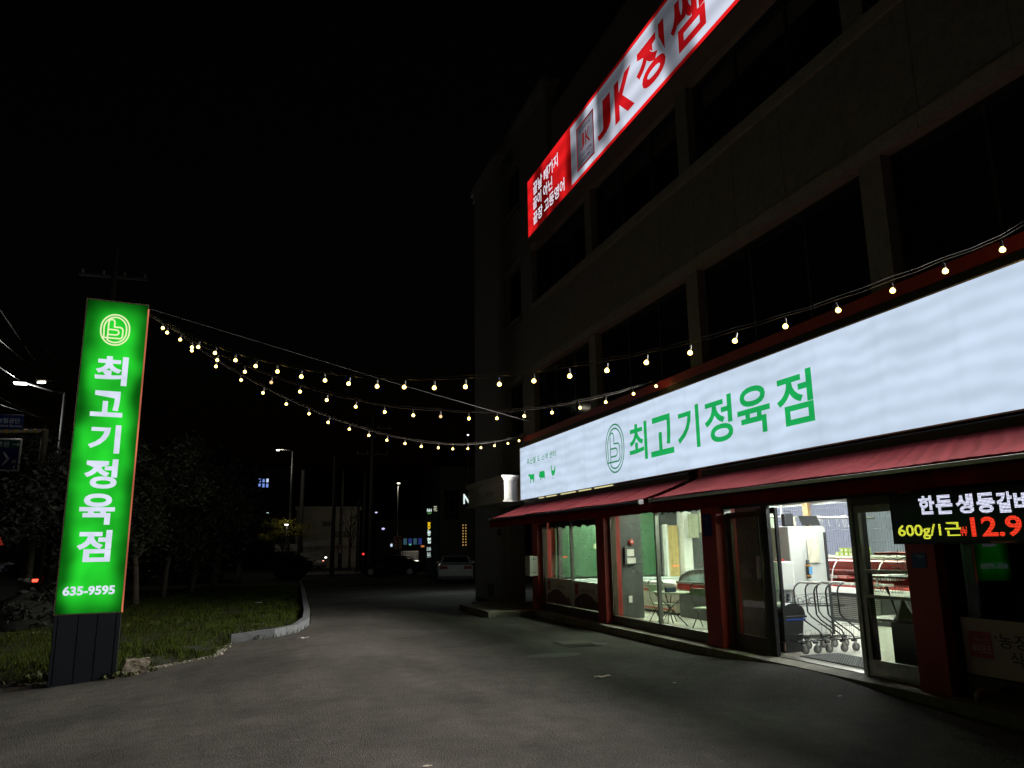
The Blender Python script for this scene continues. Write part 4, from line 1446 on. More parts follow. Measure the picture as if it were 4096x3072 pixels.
# radio and tablet, ornament
Ra = thing('radio', 'small black portable radio with raised handle on top of the cabinet', 'radio', (8.35, 10.8, 1.85))
MB().bev(8.24, 8.42, 10.68, 10.78, 1.852, 2.06, 0.02).build('body', M_BLACKP, Ra)
MB().tube([(8.28, 10.73, 2.06), (8.28, 10.73, 2.10), (8.40, 10.73, 2.10), (8.40, 10.73, 2.06)], 0.006, 6).build('handle', M_BLACKP, Ra)
Tb = thing('tablet', 'black tablet screen on a stand atop the cabinet seen from behind', 'tablet', (8.72, 10.75, 1.85))
MB().obox((8.74, 10.70, 1.945), 0.36, 0.014, 0.17, 0, Matrix.Rotation(math.radians(-28), 3, 'X')).build('screen', M_BLACKP, Tb)
MB().obox((8.74, 10.75, 1.89), 0.06, 0.01, 0.12, 0, Matrix.Rotation(math.radians(25), 3, 'X')).build('stand', M_BLACKP, Tb)
MB().box(8.66, 8.82, 10.70, 10.82, 1.852, 1.858).build('foot', M_BLACKP, Tb)
o = MB().lathe([(0.03, 0), (0.045, 0.02), (0.045, 0.06), (0.03, 0.09), (0.036, 0.11), (0.03, 0.145), (0.01, 0.155)], (8.50, 10.8, 1.852), 12).build('figurine', mat('ivory_plaster', (0.75, 0.68, 0.5), 0.5), None, True)
tag(o, 'little ivory figurine between the radio and the tablet', 'ornament')
# water dispenser
Wd = thing('water_dispenser', 'white standing water dispenser with two grey taps behind the bin', 'dispenser', (7.8, 10.3, FZ))
MB().bev(7.62, 7.93, 10.15, 10.45, 0.88, 1.31, 0.02).build('upper_body', M_WHT, Wd)
MB().bev(7.63, 7.92, 10.24, 10.45, 0.50, 0.879, 0.01).build('tap_recess', mat('light_grey_plastic', (0.45, 0.46, 0.47), 0.4), Wd)
MB().bev(7.62, 7.93, 10.15, 10.45, FZ, 0.50, 0.02).build('lower_body', M_WHT, Wd)
for x in (7.70, 7.83):
    MB().bev(x - 0.02, x + 0.02, 10.18, 10.238, 0.72, 0.83, 0.01).build('tap', mat('dark_grey_tap', (0.08, 0.08, 0.09), 0.4), Wd)
for k in range(3):
    MB().box(7.82 + k * 0.03, 7.83 + k * 0.03, 10.146, 10.149, 0.95, 0.96).build('button', glow('button_glow', (0.5, 0.6, 1), 0.9), Wd)
o = MB().bev(7.70, 7.80, 10.2, 10.3, 1.312, 1.345, 0.004).build('red_box', M_REDP)
tag(o, 'small red box lying on top of the white water dispenser', 'box')
# swing lid bin
Bn = thing('trash_bin', 'black swing lid trash bin with blue liner left of the trolleys', 'bin', (7.11, 9.34, FZ))
pr = []
for (hw, hd, z) in ((0.145, 0.11, 0.0), (0.185, 0.145, 0.45)):
    pr.append([(7.115 + sx_ * hw, 9.34 + sy_ * hd, FZ + z) for sx_, sy_ in ((-1, -.75), (-.8, -1), (.8, -1), (1, -.75), (1, .75), (.8, 1), (-.8, 1), (-1, .75))])
mb = MB(); mb.v = pr[0] + pr[1]
mb.f = [tuple(range(8))[::-1], tuple(range(8, 16))] + [(i, (i + 1) % 8, 8 + (i + 1) % 8, 8 + i) for i in range(8)]
mb.build('body', M_BLACKP, Bn)
MB().bev(6.925, 7.305, 9.19, 9.49, FZ + 0.415, FZ + 0.44, 0.008).build('liner', mat('blue_liner', (0.02, 0.08, 0.5), 0.4), Bn)
MB().bev(6.91, 7.32, 9.18, 9.50, FZ + 0.45, FZ + 0.48, 0.008).build('rim', M_BLACKP, Bn)
mb = MB()
pts = [(7.115 - 0.19 * math.cos(PI * i / 14), 9.20, FZ + 0.48 + 0.165 * math.sin(PI * i / 14) ** 0.8) for i in range(15)]
mb.prism(pts, (0, 0.28, 0))
mb.build('dome_lid', M_BLACKP, Bn)
MB().lathe([(0.055, 0), (0.06, 0.006), (0.05, 0.01)], (7.15, 9.34, FZ + 0.638), 14, 1.2, 1.0).build('flap', mat('glossy_black', (0.03, 0.03, 0.03), 0.15), Bn)
# shopping trolleys
def trolley(first):
    T = thing('shopping_trolley', 'x', 'trolley', first, 'nested black shopping trolleys')
    x, y, z = first
    M_T = mat('black_trolley_tube', (0.02, 0.02, 0.022), 0.3, 0.3)
    for sy_ in (-0.21, 0.21):
        MB().tube([(x + 0.40, y + sy_, z + 0.16), (x + 0.40, y + sy_, z + 0.19), (x + 0.36, y + sy_, z + 0.24), (x + 0.07, y + sy_, z + 0.43), (x + 0.01, y + sy_, z + 0.50), (x, y + sy_, z + 0.80), (x + 0.02, y + sy_, z + 0.85), (x + 0.08, y + sy_, z + 0.895), (x + 0.13, y + sy_ * 0.97, z + 0.905)], 0.011, 8).build('side_tube', M_T, T, True)
        for wx in (0.42, -0.22):
            w_ = MB()
            w_.tube([(x + wx, y + sy_ - 0.014, z + 0.055), (x + wx, y + sy_ + 0.014, z + 0.055)], 0.055, 16)
            wo = w_.build('wheel', mat('grey_wheel', (0.16, 0.15, 0.15), 0.5), T)
            MB().tube([(x + wx, y + sy_ - 0.016, z + 0.055), (x + wx, y + sy_ + 0.016, z + 0.055)], 0.03, 12).build('hub', mat('wheel_hub', (0.32, 0.30, 0.29), 0.5), wo)
            MB().prism([(x + wx - 0.012, y + sy_ - 0.022, z + 0.05), (x + wx + 0.014, y + sy_ - 0.022, z + 0.05), (x + wx + 0.0, y + sy_ - 0.022, z + 0.135), (x + wx - 0.05, y + sy_ - 0.022, z + 0.135)], (0, 0.003, 0)).build('fork', M_ALU, T)
            MB().box(x + wx - 0.055, x + wx + 0.01, y + sy_ - 0.02, y + sy_ + 0.02, z + 0.128, z + 0.152).build('caster_plate', M_T, T)
    MB().tube([(x + 0.13, y - 0.205, z + 0.905), (x + 0.13, y + 0.205, z + 0.905)], 0.014, 8).build('handle', mat('pale_handle', (0.55, 0.53, 0.48), 0.4), T, True)
    wr = MB()
    zb = z + 0.16
    wr.tube([(x - 0.30, y - 0.17, zb), (x + 0.40, y - 0.21, zb), (x + 0.40, y + 0.21, zb), (x - 0.30, y + 0.17, zb)], 0.008, 6, True)
    for k in range(6):
        xx = x - 0.22 + k * 0.11
        wr.tube([(xx, y - 0.17, zb), (xx, y + 0.17, zb)], 0.003, 4)
    for sy_ in (-1, 1):
        wr.tube([(x - 0.28, y + sy_ * 0.17, zb), (x - 0.28, y + sy_ * 0.17, zb + 0.09), (x - 0.20, y + sy_ * 0.17, zb + 0.10), (x - 0.16, y + sy_ * 0.17, zb)], 0.003, 4)
    for k in range(5):
        xx = x + 0.05 + k * 0.075
        wr.tube([(xx, y - 0.21, z + 0.18), (xx + 0.03, y - 0.21, z + 0.36)], 0.003, 4)
    wr.tube([(x + 0.02, y - 0.21, z + 0.37), (x + 0.42, y - 0.21, z + 0.33)], 0.003, 4)
    wr.build('lower_rack', M_T, T)
    up = MB()
    zu = z + 0.62
    up.tube([(x - 0.26, y - 0.17, zu), (x + 0.30, y - 0.20, zu - 0.02), (x + 0.30, y + 0.20, zu - 0.02), (x - 0.26, y + 0.17, zu)], 0.004, 5, True)
    up.tube([(x - 0.24, y - 0.18, zu + 0.04), (x + 0.02, y - 0.2, zu + 0.11), (x + 0.32, y - 0.2, zu + 0.13), (x + 0.32, y + 0.2, zu + 0.13), (x + 0.02, y + 0.2, zu + 0.11), (x - 0.24, y + 0.18, zu + 0.04)], 0.003, 5, True)
    for sy_ in (-1, 1):
        up.tube([(x - 0.27 + 0.055 * (1 - math.cos(q * PI / 8)), y + sy_ * 0.17, zu + 0.11 * math.sin(q * PI / 8)) for q in range(9)], 0.0035, 5)
        up.tube([(x - 0.21, y + sy_ * 0.17, zu), (x - 0.15, y + sy_ * 0.17, zu + 0.07)], 0.003, 4)
    up.build('upper_basket', M_T, T)
    return T
tr = trolley((7.33, 9.22, FZ))
tr['label'] = 'foremost shopping trolley of the nested row, next to the black bin'
for k, lb in enumerate(('second shopping trolley from the bin, in the middle of the nested row', 'shopping trolley furthest from the bin, partly hidden by the door post')):
    dup(tr, (7.33 + 0.19 * (k + 1), 9.215 - 0.005 * k, FZ), lb)
# mat
Mt = thing('door_mat', 'black ribbed rubber mat on the floor just inside the doorway', 'mat', (7.2, 8.4, FZ))
MB().box(6.90, 7.52, 7.62, 8.87, FZ + 0.001, FZ + 0.010).build('base', M_RUB, Mt)
rb = MB()
k = -1.3
while k < 0.62:
    pts = []
    x0, y0 = 6.91, 8.86 + k
    a = max(0, -0.0)
    t0 = max(0.0, 7.63 - y0)
    t1 = min(0.60, 8.86 - y0)
    if t1 > t0 + 0.02:
        rb.tube([(x0 + t0, y0 + t0, FZ + 0.012), (x0 + t1, y0 + t1, FZ + 0.012)], 0.006, 4)
    k += 0.042
rb.build('ribs', mat('rib_rubber', (0.10, 0.10, 0.095), 0.6), Mt, None, kind='stuff')
# meat display case
Dc = thing('display_case', 'curved glass refrigerated counter full of red meat behind the trolleys', 'display case', (10.6, 12, FZ))
MB().bev(10.60, 11.5, 9.6, 14.4, FZ, 0.66, 0.015).build('base', M_BLACKP, Dc)
g_ = MB()
for k in range(11):
    g_.box(10.585, 10.60, 11.3, 14.2, 0.20 + k * 0.036, 0.218 + k * 0.036)
g_.build('grille', mat('grey_grille', (0.16, 0.16, 0.14), 0.4, 0.3), Dc, None, kind='stuff')
MB().bev(10.53, 11.5, 9.6, 14.4, 0.66, 0.76, 0.01).build('bumper', M_WHT, Dc)
MB().bev(10.62, 11.45, 9.7, 14.3, 0.76, 0.80, 0.01).build('tray', mat('red_tray', (0.55, 0.05, 0.05), 0.4), Dc)
rn2 = random.Random(11)
meatm = [mat('meat_red', (0.50, 0.05, 0.05), 0.4, var=0.5, scale=40), mat('meat_pink', (0.62, 0.22, 0.20), 0.4, var=0.4, scale=50), mat('meat_tray_white', (0.7, 0.66, 0.62), 0.4)]
for k in range(30):
    yy = 11.3 + (k % 10) * 0.3
    xx = 10.70 + (k // 10) * 0.26
    zz_ = 0.80 + (k // 10) * 0.10
    c = MB().bev(xx - 0.11, xx + 0.11, yy - 0.13, yy + 0.13, zz_, zz_ + rn2.uniform(0.03, 0.07), 0.01)
    c.build('meat_pack', meatm[rn2.choice((0, 0, 0, 1, 2))], Dc)
MB().box(11.35, 11.45, 9.7, 14.3, 0.8, 1.25).build('back_panel', M_REDP, Dc)
MB().box(10.85, 11.1, 9.7, 14.3, 1.05, 1.06).build('glass_shelf', mat('red_lit_shelf', (0.6, 0.25, 0.25), 0.3), Dc)
MB().bev(10.75, 11.5, 9.6, 14.4, 1.28, 1.33, 0.01).build('top_shelf', mat('pale_top', (0.62, 0.58, 0.50), 0.4), Dc)
def curve(y):
    return [(10.56 + 0.30 * (1 - math.cos(a * PI / 20)) , y, 0.78 + 0.50 * math.sin(a * PI / 20)) for a in range(11)]
cg = MB()
for i in range(10):
    A1, B1 = curve(9.65), curve(14.35)
    cg.quad(A1[i], A1[i + 1], B1[i + 1], B1[i])
cg.build('curved_glass', G_CLR, Dc, True)
for yy in (10.1, 11.3, 12.45, 13.6):
    MB().tube(curve(yy), 0.012, 5).build('glass_rib', M_ALU, Dc)
MB().tube([(10.9, 9.7, 1.24), (10.9, 14.3, 1.24)], 0.012, 6).build('case_tube', glow('pink_case_tube', (1.0, 0.62, 0.62), 6.0, 'AUTO'), Dc)
# tubs on the counter
tub0 = None
pos = [(12.49 - 0.12 * c, 1.331 + 0.075 * r) for r, cs in ((0, range(0, 7)), (1, range(1, 7))) for c in cs]
tub_g = mat('lime_tub', (0.38, 0.52, 0.05), 0.4)
for k, (yy, zz_) in enumerate(pos):
    ORD = ('first', 'second', 'third', 'fourth', 'fifth', 'sixth', 'seventh')
    lb = ('%s lime food tub from the left in the lower row on the meat counter' % ORD[k]) if k < 7 else ('%s lime food tub from the left in the upper row of the stack' % ORD[k - 7])
    if tub0 is None:
        tub0 = thing('food_tub', lb, 'tub', (10.83, yy, zz_), 'lime tubs stacked on the meat counter')
        MB().prism([(10.79, yy - 0.045, zz_), (10.79, yy + 0.045, zz_), (10.79, yy + 0.052, zz_ + 0.062), (10.79, yy - 0.052, zz_ + 0.062)], (0.09, 0, 0)).build('tub', tub_g, tub0)
        MB().box(10.785, 10.885, yy - 0.056, yy + 0.056, zz_ + 0.062, zz_ + 0.072).build('lid', mat('lime_lid', (0.5, 0.62, 0.12), 0.4), tub0)
        MB().box(10.787, 10.789, yy - 0.03, yy + 0.03, zz_ + 0.012, zz_ + 0.052).build('label_patch', M_WHT, tub0)
    else:
        dup(tub0, (10.83, yy, zz_), lb)
# meat rail with hooks
Rl = thing('hanging_rail', 'steel rail with curled end hanging above the meat counter', 'rail', (10, 12.2, 2.05))
MB().tube([(8.9, 12.0, 2.055), (11.3, 12.0, 2.03)], 0.022, 8).build('bar', M_ALU, Rl, True)
MB().tube([(10.72, 12.0, 2.58), (10.74, 12.0, 2.10), (10.76, 12.0, 1.96), (10.83, 12.0, 1.92), (10.92, 12.0, 1.96), (10.92, 12.0, 2.03)], 0.024, 8).build('curled_end', M_ALU, Rl, True)
MB().tube([(9.2, 12.0, 2.58), (9.2, 12.0, 2.05)], 0.014, 6).build('hanger', M_ALU, Rl)
hk = None
for k, xx in enumerate([9.93, 9.96, 9.99, 10.02, 10.05, 10.09, 10.22, 10.42, 10.56, 10.60, 10.64]):
    lb = '%s meat hook from the left along the steel rail over the counter' % ('first', 'second', 'third', 'fourth', 'fifth', 'sixth', 'seventh', 'eighth', 'ninth', 'tenth', 'eleventh')[k]
    if hk is None:
        hk = thing('meat_hook', lb, 'hook', (xx, 12.0, 2.07), 'meat hooks on the steel rail')
        MB().tube([(xx - 0.03, 12.0, 2.03), (xx - 0.028, 12.0, 2.075), (xx, 12.0, 2.09), (xx + 0.02, 12.0, 2.06), (xx + 0.01, 12.0, 1.97), (xx + 0.012, 12.0, 1.90), (xx + 0.035, 12.0, 1.875), (xx + 0.06, 12.0, 1.90)], 0.005, 5).build('rod', M_ALU, hk)
    else:
        dup(hk, (xx, 12.0, 2.07 + random.uniform(-.004, .004)), lb)

# behind the second window ------------------------------------------------
Fa = thing('fire_alarm', 'round red fire alarm with white centre on the dark inner pillar', 'alarm', (7.42, 14.58, 1.64))
MB().tube([(7.42, 14.598, 1.64), (7.42, 14.56, 1.64)], 0.055, 20).build('dome', M_REDP, Fa, True)
MB().tube([(7.42, 14.56, 1.64), (7.42, 14.552, 1.64)], 0.02, 12).build('lens', M_WHT, Fa)
Mb_ = thing('meter_box', 'dark wall box with white labels below the fire alarm', 'box', (7.38, 14.58, 1.35))
MB().bev(7.25, 7.51, 14.54, 14.598, 1.19, 1.54, 0.006).build('case', mat('box_grey', (0.05, 0.055, 0.055), 0.5), Mb_)
MB().box(7.30, 7.46, 14.534, 14.54, 1.36, 1.50).build('window_label', M_WHT, Mb_)
MB().box(7.30, 7.49, 14.534, 14.54, 1.215, 1.33).build('paper_label', M_WHT, Mb_)
o = MB().bev(7.32, 7.40, 14.58, 14.599, 0.44, 0.57, 0.003).build('wall_socket', M_WHT)
tag(o, 'white double wall socket low on the dark inner pillar', 'socket')
gb = MB()
n = 30
for j in range(9):
    for i in range(n + 1):
        u, v = i / n, j / 8
        x = 6.96 + 2.79 * u
        zt = 2.45 - 0.03 * math.sin(u * 9)
        gb.v.append((x, 17.66 - 0.03 * math.sin(u * 12 + v * 5) - 0.03 * noise.noise(Vector((u * 6, v * 2, 0))), zt - v * (zt - 0.85)))
for j in range(8):
    for i in range(n):
        gb.f.append((j * (n + 1) + i, j * (n + 1) + i + 1, (j + 1) * (n + 1) + i + 1, (j + 1) * (n + 1) + i))
Gb = thing('banner', 'wrinkled green fabric banner covering the far wall behind the left windows', 'banner', (9, 17.75, 0.85))
gb.build('fabric', M_GREENB, Gb, True)
letters('최고기정육점', (7.91, 17.57, 1.475), UX, UZ, 1.07, 0.15, mat('cream_print', (0.75, 0.72, 0.45), 0.5), Gb, 0.01)
Ct = thing('freezer', 'white low counter freezer along the far wall below the green banner', 'freezer', (9, 19.3, FZ))
MB().bev(7.0, 10.3, 16.95, 17.7, FZ, 0.74, 0.02).build('body', M_WHT, Ct)
MB().bev(7.0, 10.3, 16.93, 17.71, 0.742, 0.80, 0.01).build('lid', mat('pale_lid', (0.6, 0.68, 0.66), 0.3), Ct)
MB().bev(7.15, 8.0, 16.3, 16.9, FZ, 0.76, 0.02).build('side_unit', M_WHT, Ct)
Fr = thing('freezer', 'white chest freezer with two red stripes behind the folding chairs', 'freezer', (8.8, 15.3, FZ))
MB().bev(8.45, 9.25, 14.72, 16.3, FZ + 0.05, 0.72, 0.02).build('body', mat('cream_enamel', (0.70, 0.68, 0.55), 0.35), Fr)
MB().box(8.446, 8.45, 14.74, 16.28, 0.585, 0.625).build('red_stripe', M_REDP, Fr)
MB().box(8.446, 8.45, 14.74, 16.28, 0.22, 0.25).build('red_stripe', M_REDP, Fr)
MB().bev(8.43, 9.27, 14.70, 16.32, 0.722, 0.79, 0.015).build('lid', M_WHT, Fr)
MB().box(8.5, 9.2, 14.76, 16.25, FZ, FZ + 0.05).build('plinth', M_DRK, Fr)
Cf = thing('freezer', 'curved lid display freezer with red band beside the folding table', 'freezer', (8.8, 13.4, FZ))
MB().bev(8.40, 9.3, 12.3, 14.46, FZ, 0.68, 0.02).build('body', mat('dark_green_grey', (0.035, 0.045, 0.04), 0.4), Cf)
MB().bev(8.385, 9.31, 12.28, 14.48, 0.682, 0.80, 0.008).build('red_band', M_REDP, Cf)
MB().bev(8.37, 9.33, 12.26, 14.50, 0.802, 0.85, 0.008).build('rim', M_ALU, Cf)
for k in range(6):
    MB().box(8.385, 8.398, 12.5, 13.5, 0.22 + k * 0.05, 0.245 + k * 0.05).build('vent_slat', M_BLACKP, Cf)
dm = MB()
prf = [(13.38 + 1.04 * math.cos(PI * i / 16), 0.852 + 0.25 * math.sin(PI * i / 16)) for i in range(17)]
dm.prism([(8.42, a, b) for a, b in prf], (0.85, 0, 0))
dm.build('domed_lid', mat('icy_glass', (0.45, 0.68, 0.66), 0.12, var=0.3, scale=4), Cf)
rimm = MB().tube([(8.41, a, b) for a, b in prf], 0.016, 6)
rimm.build('lid_frame', mat('grey_frame', (0.15, 0.18, 0.18), 0.4), Cf)
# folding table and chairs
M_G = mat('green_grey_metal', (0.045, 0.06, 0.045), 0.4, 0.4)
Tt = thing('folding_table', 'small folding table with pale green top inside the second window', 'table', (7.42, 13.1, FZ))
MB().lathe([(0.33, 0), (0.345, 0.01), (0.345, 0.022), (0.33, 0.03)], (7.45, 13.1, 0.70), 28, 1.0, 1.0).build('tabletop', mat('pale_green_top', (0.34, 0.42, 0.27), 0.35), Tt)
for (p, q) in (((7.2, 12.85), (7.62, 13.38)), ((7.62, 12.85), (7.25, 13.38))):
    MB().tube([(p[0], p[1], FZ), ((p[0] + q[0]) / 2, (p[1] + q[1]) / 2, 0.42), (q[0], q[1], 0.70)], 0.011, 6).build('leg', M_G, Tt)
    MB().tube([(q[0], q[1], FZ), ((p[0] + q[0]) / 2, (p[1] + q[1]) / 2 + 0.02, 0.42), (p[0], p[1], 0.70)], 0.011, 6).build('leg', M_G, Tt)
MB().tube([(7.2, 12.9, 0.55), (7.62, 12.9, 0.53)], 0.009, 6).build('brace', M_G, Tt)
o = MB().bev(7.22, 7.42, 12.86, 12.93, 0.731, 0.82, 0.004).build('card_box', mat('navy_box', (0.015, 0.03, 0.06), 0.4))
tag(o, 'dark navy card box standing on the pale green folding table', 'box')
def chair(x, y, label, rz):
    T = thing('folding_chair', label, 'chair', (x, y, FZ), 'folding metal chairs by the window table')
    for sx_ in (-0.18, 0.18):
        MB().tube([(x + sx_, y + 0.20, FZ), (x + sx_, y - 0.02, FZ + 0.30), (x + sx_, y - 0.14, FZ + 0.46), (x + sx_ * 0.97, y - 0.20, FZ + 0.70)], 0.009, 6).build('back_tube', M_G, T, True)
        MB().tube([(x + sx_ * 0.9, y - 0.22, FZ), (x + sx_ * 0.9, y + 0.02, FZ + 0.24), (x + sx_ * 0.9, y + 0.17, FZ + 0.335)], 0.009, 6).build('leg', M_G, T, True)
    MB().tube([(x - 0.175, y - 0.20, FZ + 0.70), (x - 0.15, y - 0.205, FZ + 0.755), (x - 0.09, y - 0.21, FZ + 0.775), (x + 0.09, y - 0.21, FZ + 0.775), (x + 0.15, y - 0.205, FZ + 0.755), (x + 0.175, y - 0.20, FZ + 0.70)], 0.009, 6).build('top_loop', M_G, T, True)
    MB().bev(x - 0.165, x + 0.165, y - 0.205, y - 0.19, FZ + 0.56, FZ + 0.69, 0.005).build('back_plate', mat('green_plate', (0.12, 0.17, 0.10), 0.4), T)
    MB().bev(x - 0.18, x + 0.18, y - 0.14, y + 0.20, FZ + 0.33, FZ + 0.35, 0.006).build('seat', mat('pale_green_top', (0.34, 0.42, 0.27), 0.35), T)
    T.rotation_euler = (0, 0, rz)
    return T
chair(7.60, 13.72, 'folding chair behind the window table, its back to the freezer', math.radians(185))
chair(7.72, 12.38, 'folding chair in front of the window table, closest to the red column', math.radians(-60))
# behind the right fixed panel: shelf with crates and an umbrella
Sh = thing('shelf', 'low white shelf behind the right glass panel of the entrance', 'shelf', (7.6, 7.4, FZ))
for z in (0.70, 1.18):
    MB().box(6.95, 7.75, 6.5, 7.75, z, z + 0.02).build('board', M_WHT, Sh)
for (x, y) in ((6.97, 6.52), (6.97, 7.73), (7.73, 6.52), (7.73, 7.73)):
    MB().box(x - 0.012, x + 0.012, y - 0.012, y + 0.012, FZ, 1.2).build('post', M_ALU, Sh)
o = MB().bev(7.05, 7.6, 6.5, 7.0, 1.202, 1.52, 0.012).build('storage_box', mat('grey_green_plastic', (0.30, 0.34, 0.28), 0.5, var=0.1)); tag(o, 'pale grey plastic storage box on the upper shelf behind the OPEN lettering', 'box')
o = MB().bev(7.05, 7.6, 6.52, 7.05, 0.722, 1.08, 0.012).build('storage_box', mat('grey_green_dark', (0.16, 0.18, 0.15), 0.5, var=0.1)); tag(o, 'darker grey storage box on the lower shelf below the CLOSE lettering', 'box')
rn3 = random.Random(4)
jb = MB()
for k in range(60):
    a = Vector((7.15 + rn3.uniform(0, .3), 7.12 + rn3.uniform(0, .35), 1.21 + rn3.uniform(0, .22)))
    jb.tube([a, a + Vector((rn3.uniform(-.1, .1), rn3.uniform(-.14, .14), rn3.uniform(-.05, .12)))], 0.005, 4)
o = jb.build('netting', mat('dark_netting', (0.10, 0.10, 0.09), 0.6), None, kind='stuff'); tag(o, 'tangled dark netting and wire heaped on the upper shelf', 'netting')
o = MB().bev(7.0, 7.4, 7.1, 7.5, 1.44, 1.47, 0.01).build('red_tray', M_REDP); tag(o, 'red tray lying over the netting on the shelf', 'tray')
Um = thing('umbrella', 'folded black umbrella leaning on the shelf behind the right entrance glass', 'umbrella', (6.9, 7.1, 0.7))
MB().tube([(6.88, 7.20, 1.02), (6.88, 7.12, 0.80)], 0.008, 6).build('shaft', M_BLACKP, Um)
MB().tube([(6.88, 7.225, 1.09), (6.88, 7.20, 1.01)], 0.014, 8).build('grip', M_BLACKP, Um, True)
MB().lathe([(0.012, 0.14), (0.05, 0.05), (0.11, -0.03), (0.16, -0.10), (0.13, -0.13)], (6.93, 7.06, 0.83), 9, 0.35, 1.0).build('canopy', M_BLACKP, Um)
# bright things seen through the right panel (pale strips)
for (a, b, x) in ((6.95, 7.10, 8.2), (7.2, 7.5, 9.5)):
    pass
o = MB().box(9.3, 9.34, 6.0, 9.2, FZ, 2.4).build('plastic_curtain', mat('teal_white_strip', (0.45, 0.62, 0.58), 0.5, var=0.3, scale=2)); tag(o, 'pale translucent strip curtain deep behind the right entrance glass', 'curtain')
for k in range(3):
    part(MB().box(9.27, 9.30, 6.1 + k * 1.0, 6.1 + k * 1.0 + 0.5, FZ, 2.4), 'dark_strip', M_GRYW)

# ================================================================ BEYOND: ROAD, STREET, TOWN
def gtop(nm, pts, dz, m, **k):
    o = MB().add([(p[0], p[1], gz(p[0], p[1]) + dz) for p in pts], [tuple(range(len(pts)))]).build(nm, m, None, kind='structure')
    return o
ZB = -0.42
MB().box(1.2, 11.0, 58.6, 58.95, ZB - 0.1, ZB + 0.16).build('pavement_kerb', M_KERB, None, kind='structure')
MB().box(1.2, 11.0, 58.96, 66.0, ZB - 0.1, ZB + 0.15).build('pavement', mat('far_paving', (0.22, 0.21, 0.19), 0.9, var=0.2), None, kind='structure')
MB().box(-40, -13.5, 60.0, 60.3, ZB - 0.1, ZB + 0.15).build('pavement_kerb', M_KERB, None, kind='structure')
# road markings on the left street
for k in range(8):
    MB().box(-19.1, -18.95, 20 + k * 8, 23 + k * 8, ZB + 0.004, ZB + 0.008).build('lane_mark', mat('road_paint', (0.6, 0.6, 0.58), 0.7, var=0.2), None, kind='structure')

# ---- trees
def leafcloud(n, rx, ry, rz, c, seed, size=0.1, clumps=14, lean=0.0, spread=0.4):
    r = random.Random(seed)
    cs = []
    for k in range(clumps):
        while True:
            p = Vector((r.uniform(-1, 1), r.uniform(-1, 1), r.uniform(-1, 1)))
            if p.length < 1:
                break
        cs.append((Vector((p.x * rx, p.y * ry, p.z * rz)) + Vector(c), r.uniform(0.5, 1.1)))
    V, Fc = [], []
    for i in range(n):
        cc, sc_ = cs[r.randrange(clumps)]
        d = Vector((r.gauss(0, 1), r.gauss(0, 1), r.gauss(0, 0.7)))
        p = cc + Vector((d.x * rx, d.y * ry, d.z * rz)) * spread * sc_ * 0.6
        u = Vector((r.gauss(0, 1), r.gauss(0, 1), r.gauss(0, 0.6))).normalized()
        v = u.cross(Vector((r.gauss(0, 1), r.gauss(0, 1), r.gauss(0, 1)))).normalized()
        s_ = size * 0.6 * r.uniform(0.6, 1.4)
        k = len(V)
        V += [p - u * s_, p + v * s_ * 0.45, p + u * s_, p - v * s_ * 0.45]
        Fc.append((k, k + 1, k + 2, k + 3))
    return V, Fc, cs


def tree(name, label, x, y, h, rx, rz, col, seed, n=2600, size=0.12, trunk_r=0.13, trunk_h=0.4, group='trees on the grass island', lean=0.0, clumps=16):
    z = hgrass(x, y) if ingrass(x, y) else gz(x, y)
    T = thing(name, label, 'tree', (x, y, z), group)
    top = Vector((x + lean, y, z + h * 0.8))
    base = Vector((x, y, z - 0.05))
    r = random.Random(seed)
    tb = MB()
    mid = base.lerp(top, 0.45) + Vector((r.uniform(-.25, .25), 0, 0))
    tb.tube([base, base.lerp(mid, 0.5) + Vector((r.uniform(-.08, .08), 0, 0)), mid, top], [trunk_r, trunk_r * 0.8, trunk_r * 0.6, trunk_r * 0.2], 8)
    V, Fc, cs = leafcloud(int(n * 2.2), rx, rx * 0.9, rz, (x + lean * 0.7, y, z + h - rz), seed, size, clumps)
    tb.build('trunk', mat('pale_bark', (0.09, 0.075, 0.055), 0.9, var=0.3, scale=8), T, True)
    for cc, s_ in cs[:9]:
        st_ = base.lerp(top, r.uniform(0.35, 0.75))
        q = st_.lerp(cc, 0.5) + Vector((r.uniform(-.2, .2), r.uniform(-.2, .2), r.uniform(-.1, .3)))
        MB().tube([st_, q, cc], [trunk_r * 0.42, trunk_r * 0.28, trunk_r * 0.1], 5).build('limb', mat('pale_bark', (0.09, 0.075, 0.055), 0.9, var=0.3, scale=8), T, True)
    me = bpy.data.meshes.new('crown')
    me.from_pydata([tuple(v) for v in V], [], Fc)
    link('crown', me, mat('leaf_' + col[0], col[1], 0.8, var=0.5, scale=1.3), T)
    return T

DG = ('pine', (0.022, 0.030, 0.010))
BG = ('dark', (0.008, 0.011, 0.006))
YG = ('yellow', (0.25, 0.24, 0.03))
g0 = gp(562, 2372, 0.25)
def txy(px, Yd):
    r = ray(px, 2195)
    return r.x / r.y * Yd
tree('pine_tree', 'gnarled pine just right of the green pylon with pale bare trunk', txy(560, 27), 27, 5.3, 1.6, 1.9, DG, 21, 4600, 0.13, 0.11)
tree('pine_tree', 'second pine right of the pylon, with its thin dark trunk', txy(665, 30), 30, 5.6, 1.7, 2.1, DG, 22, 4200, 0.14, 0.10)
tree('pine_tree', 'tall dim pine whose crown rises highest right of the pylon', txy(770, 33), 33, 6.0, 1.9, 2.5, DG, 23, 4200, 0.15, 0.14)
tree('round_tree', 'broad black tree in the middle of the island, left of the blue lit window', txy(865, 40), 40, 6.2, 1.5, 2.5, BG, 24, 5200, 0.2, 0.16)
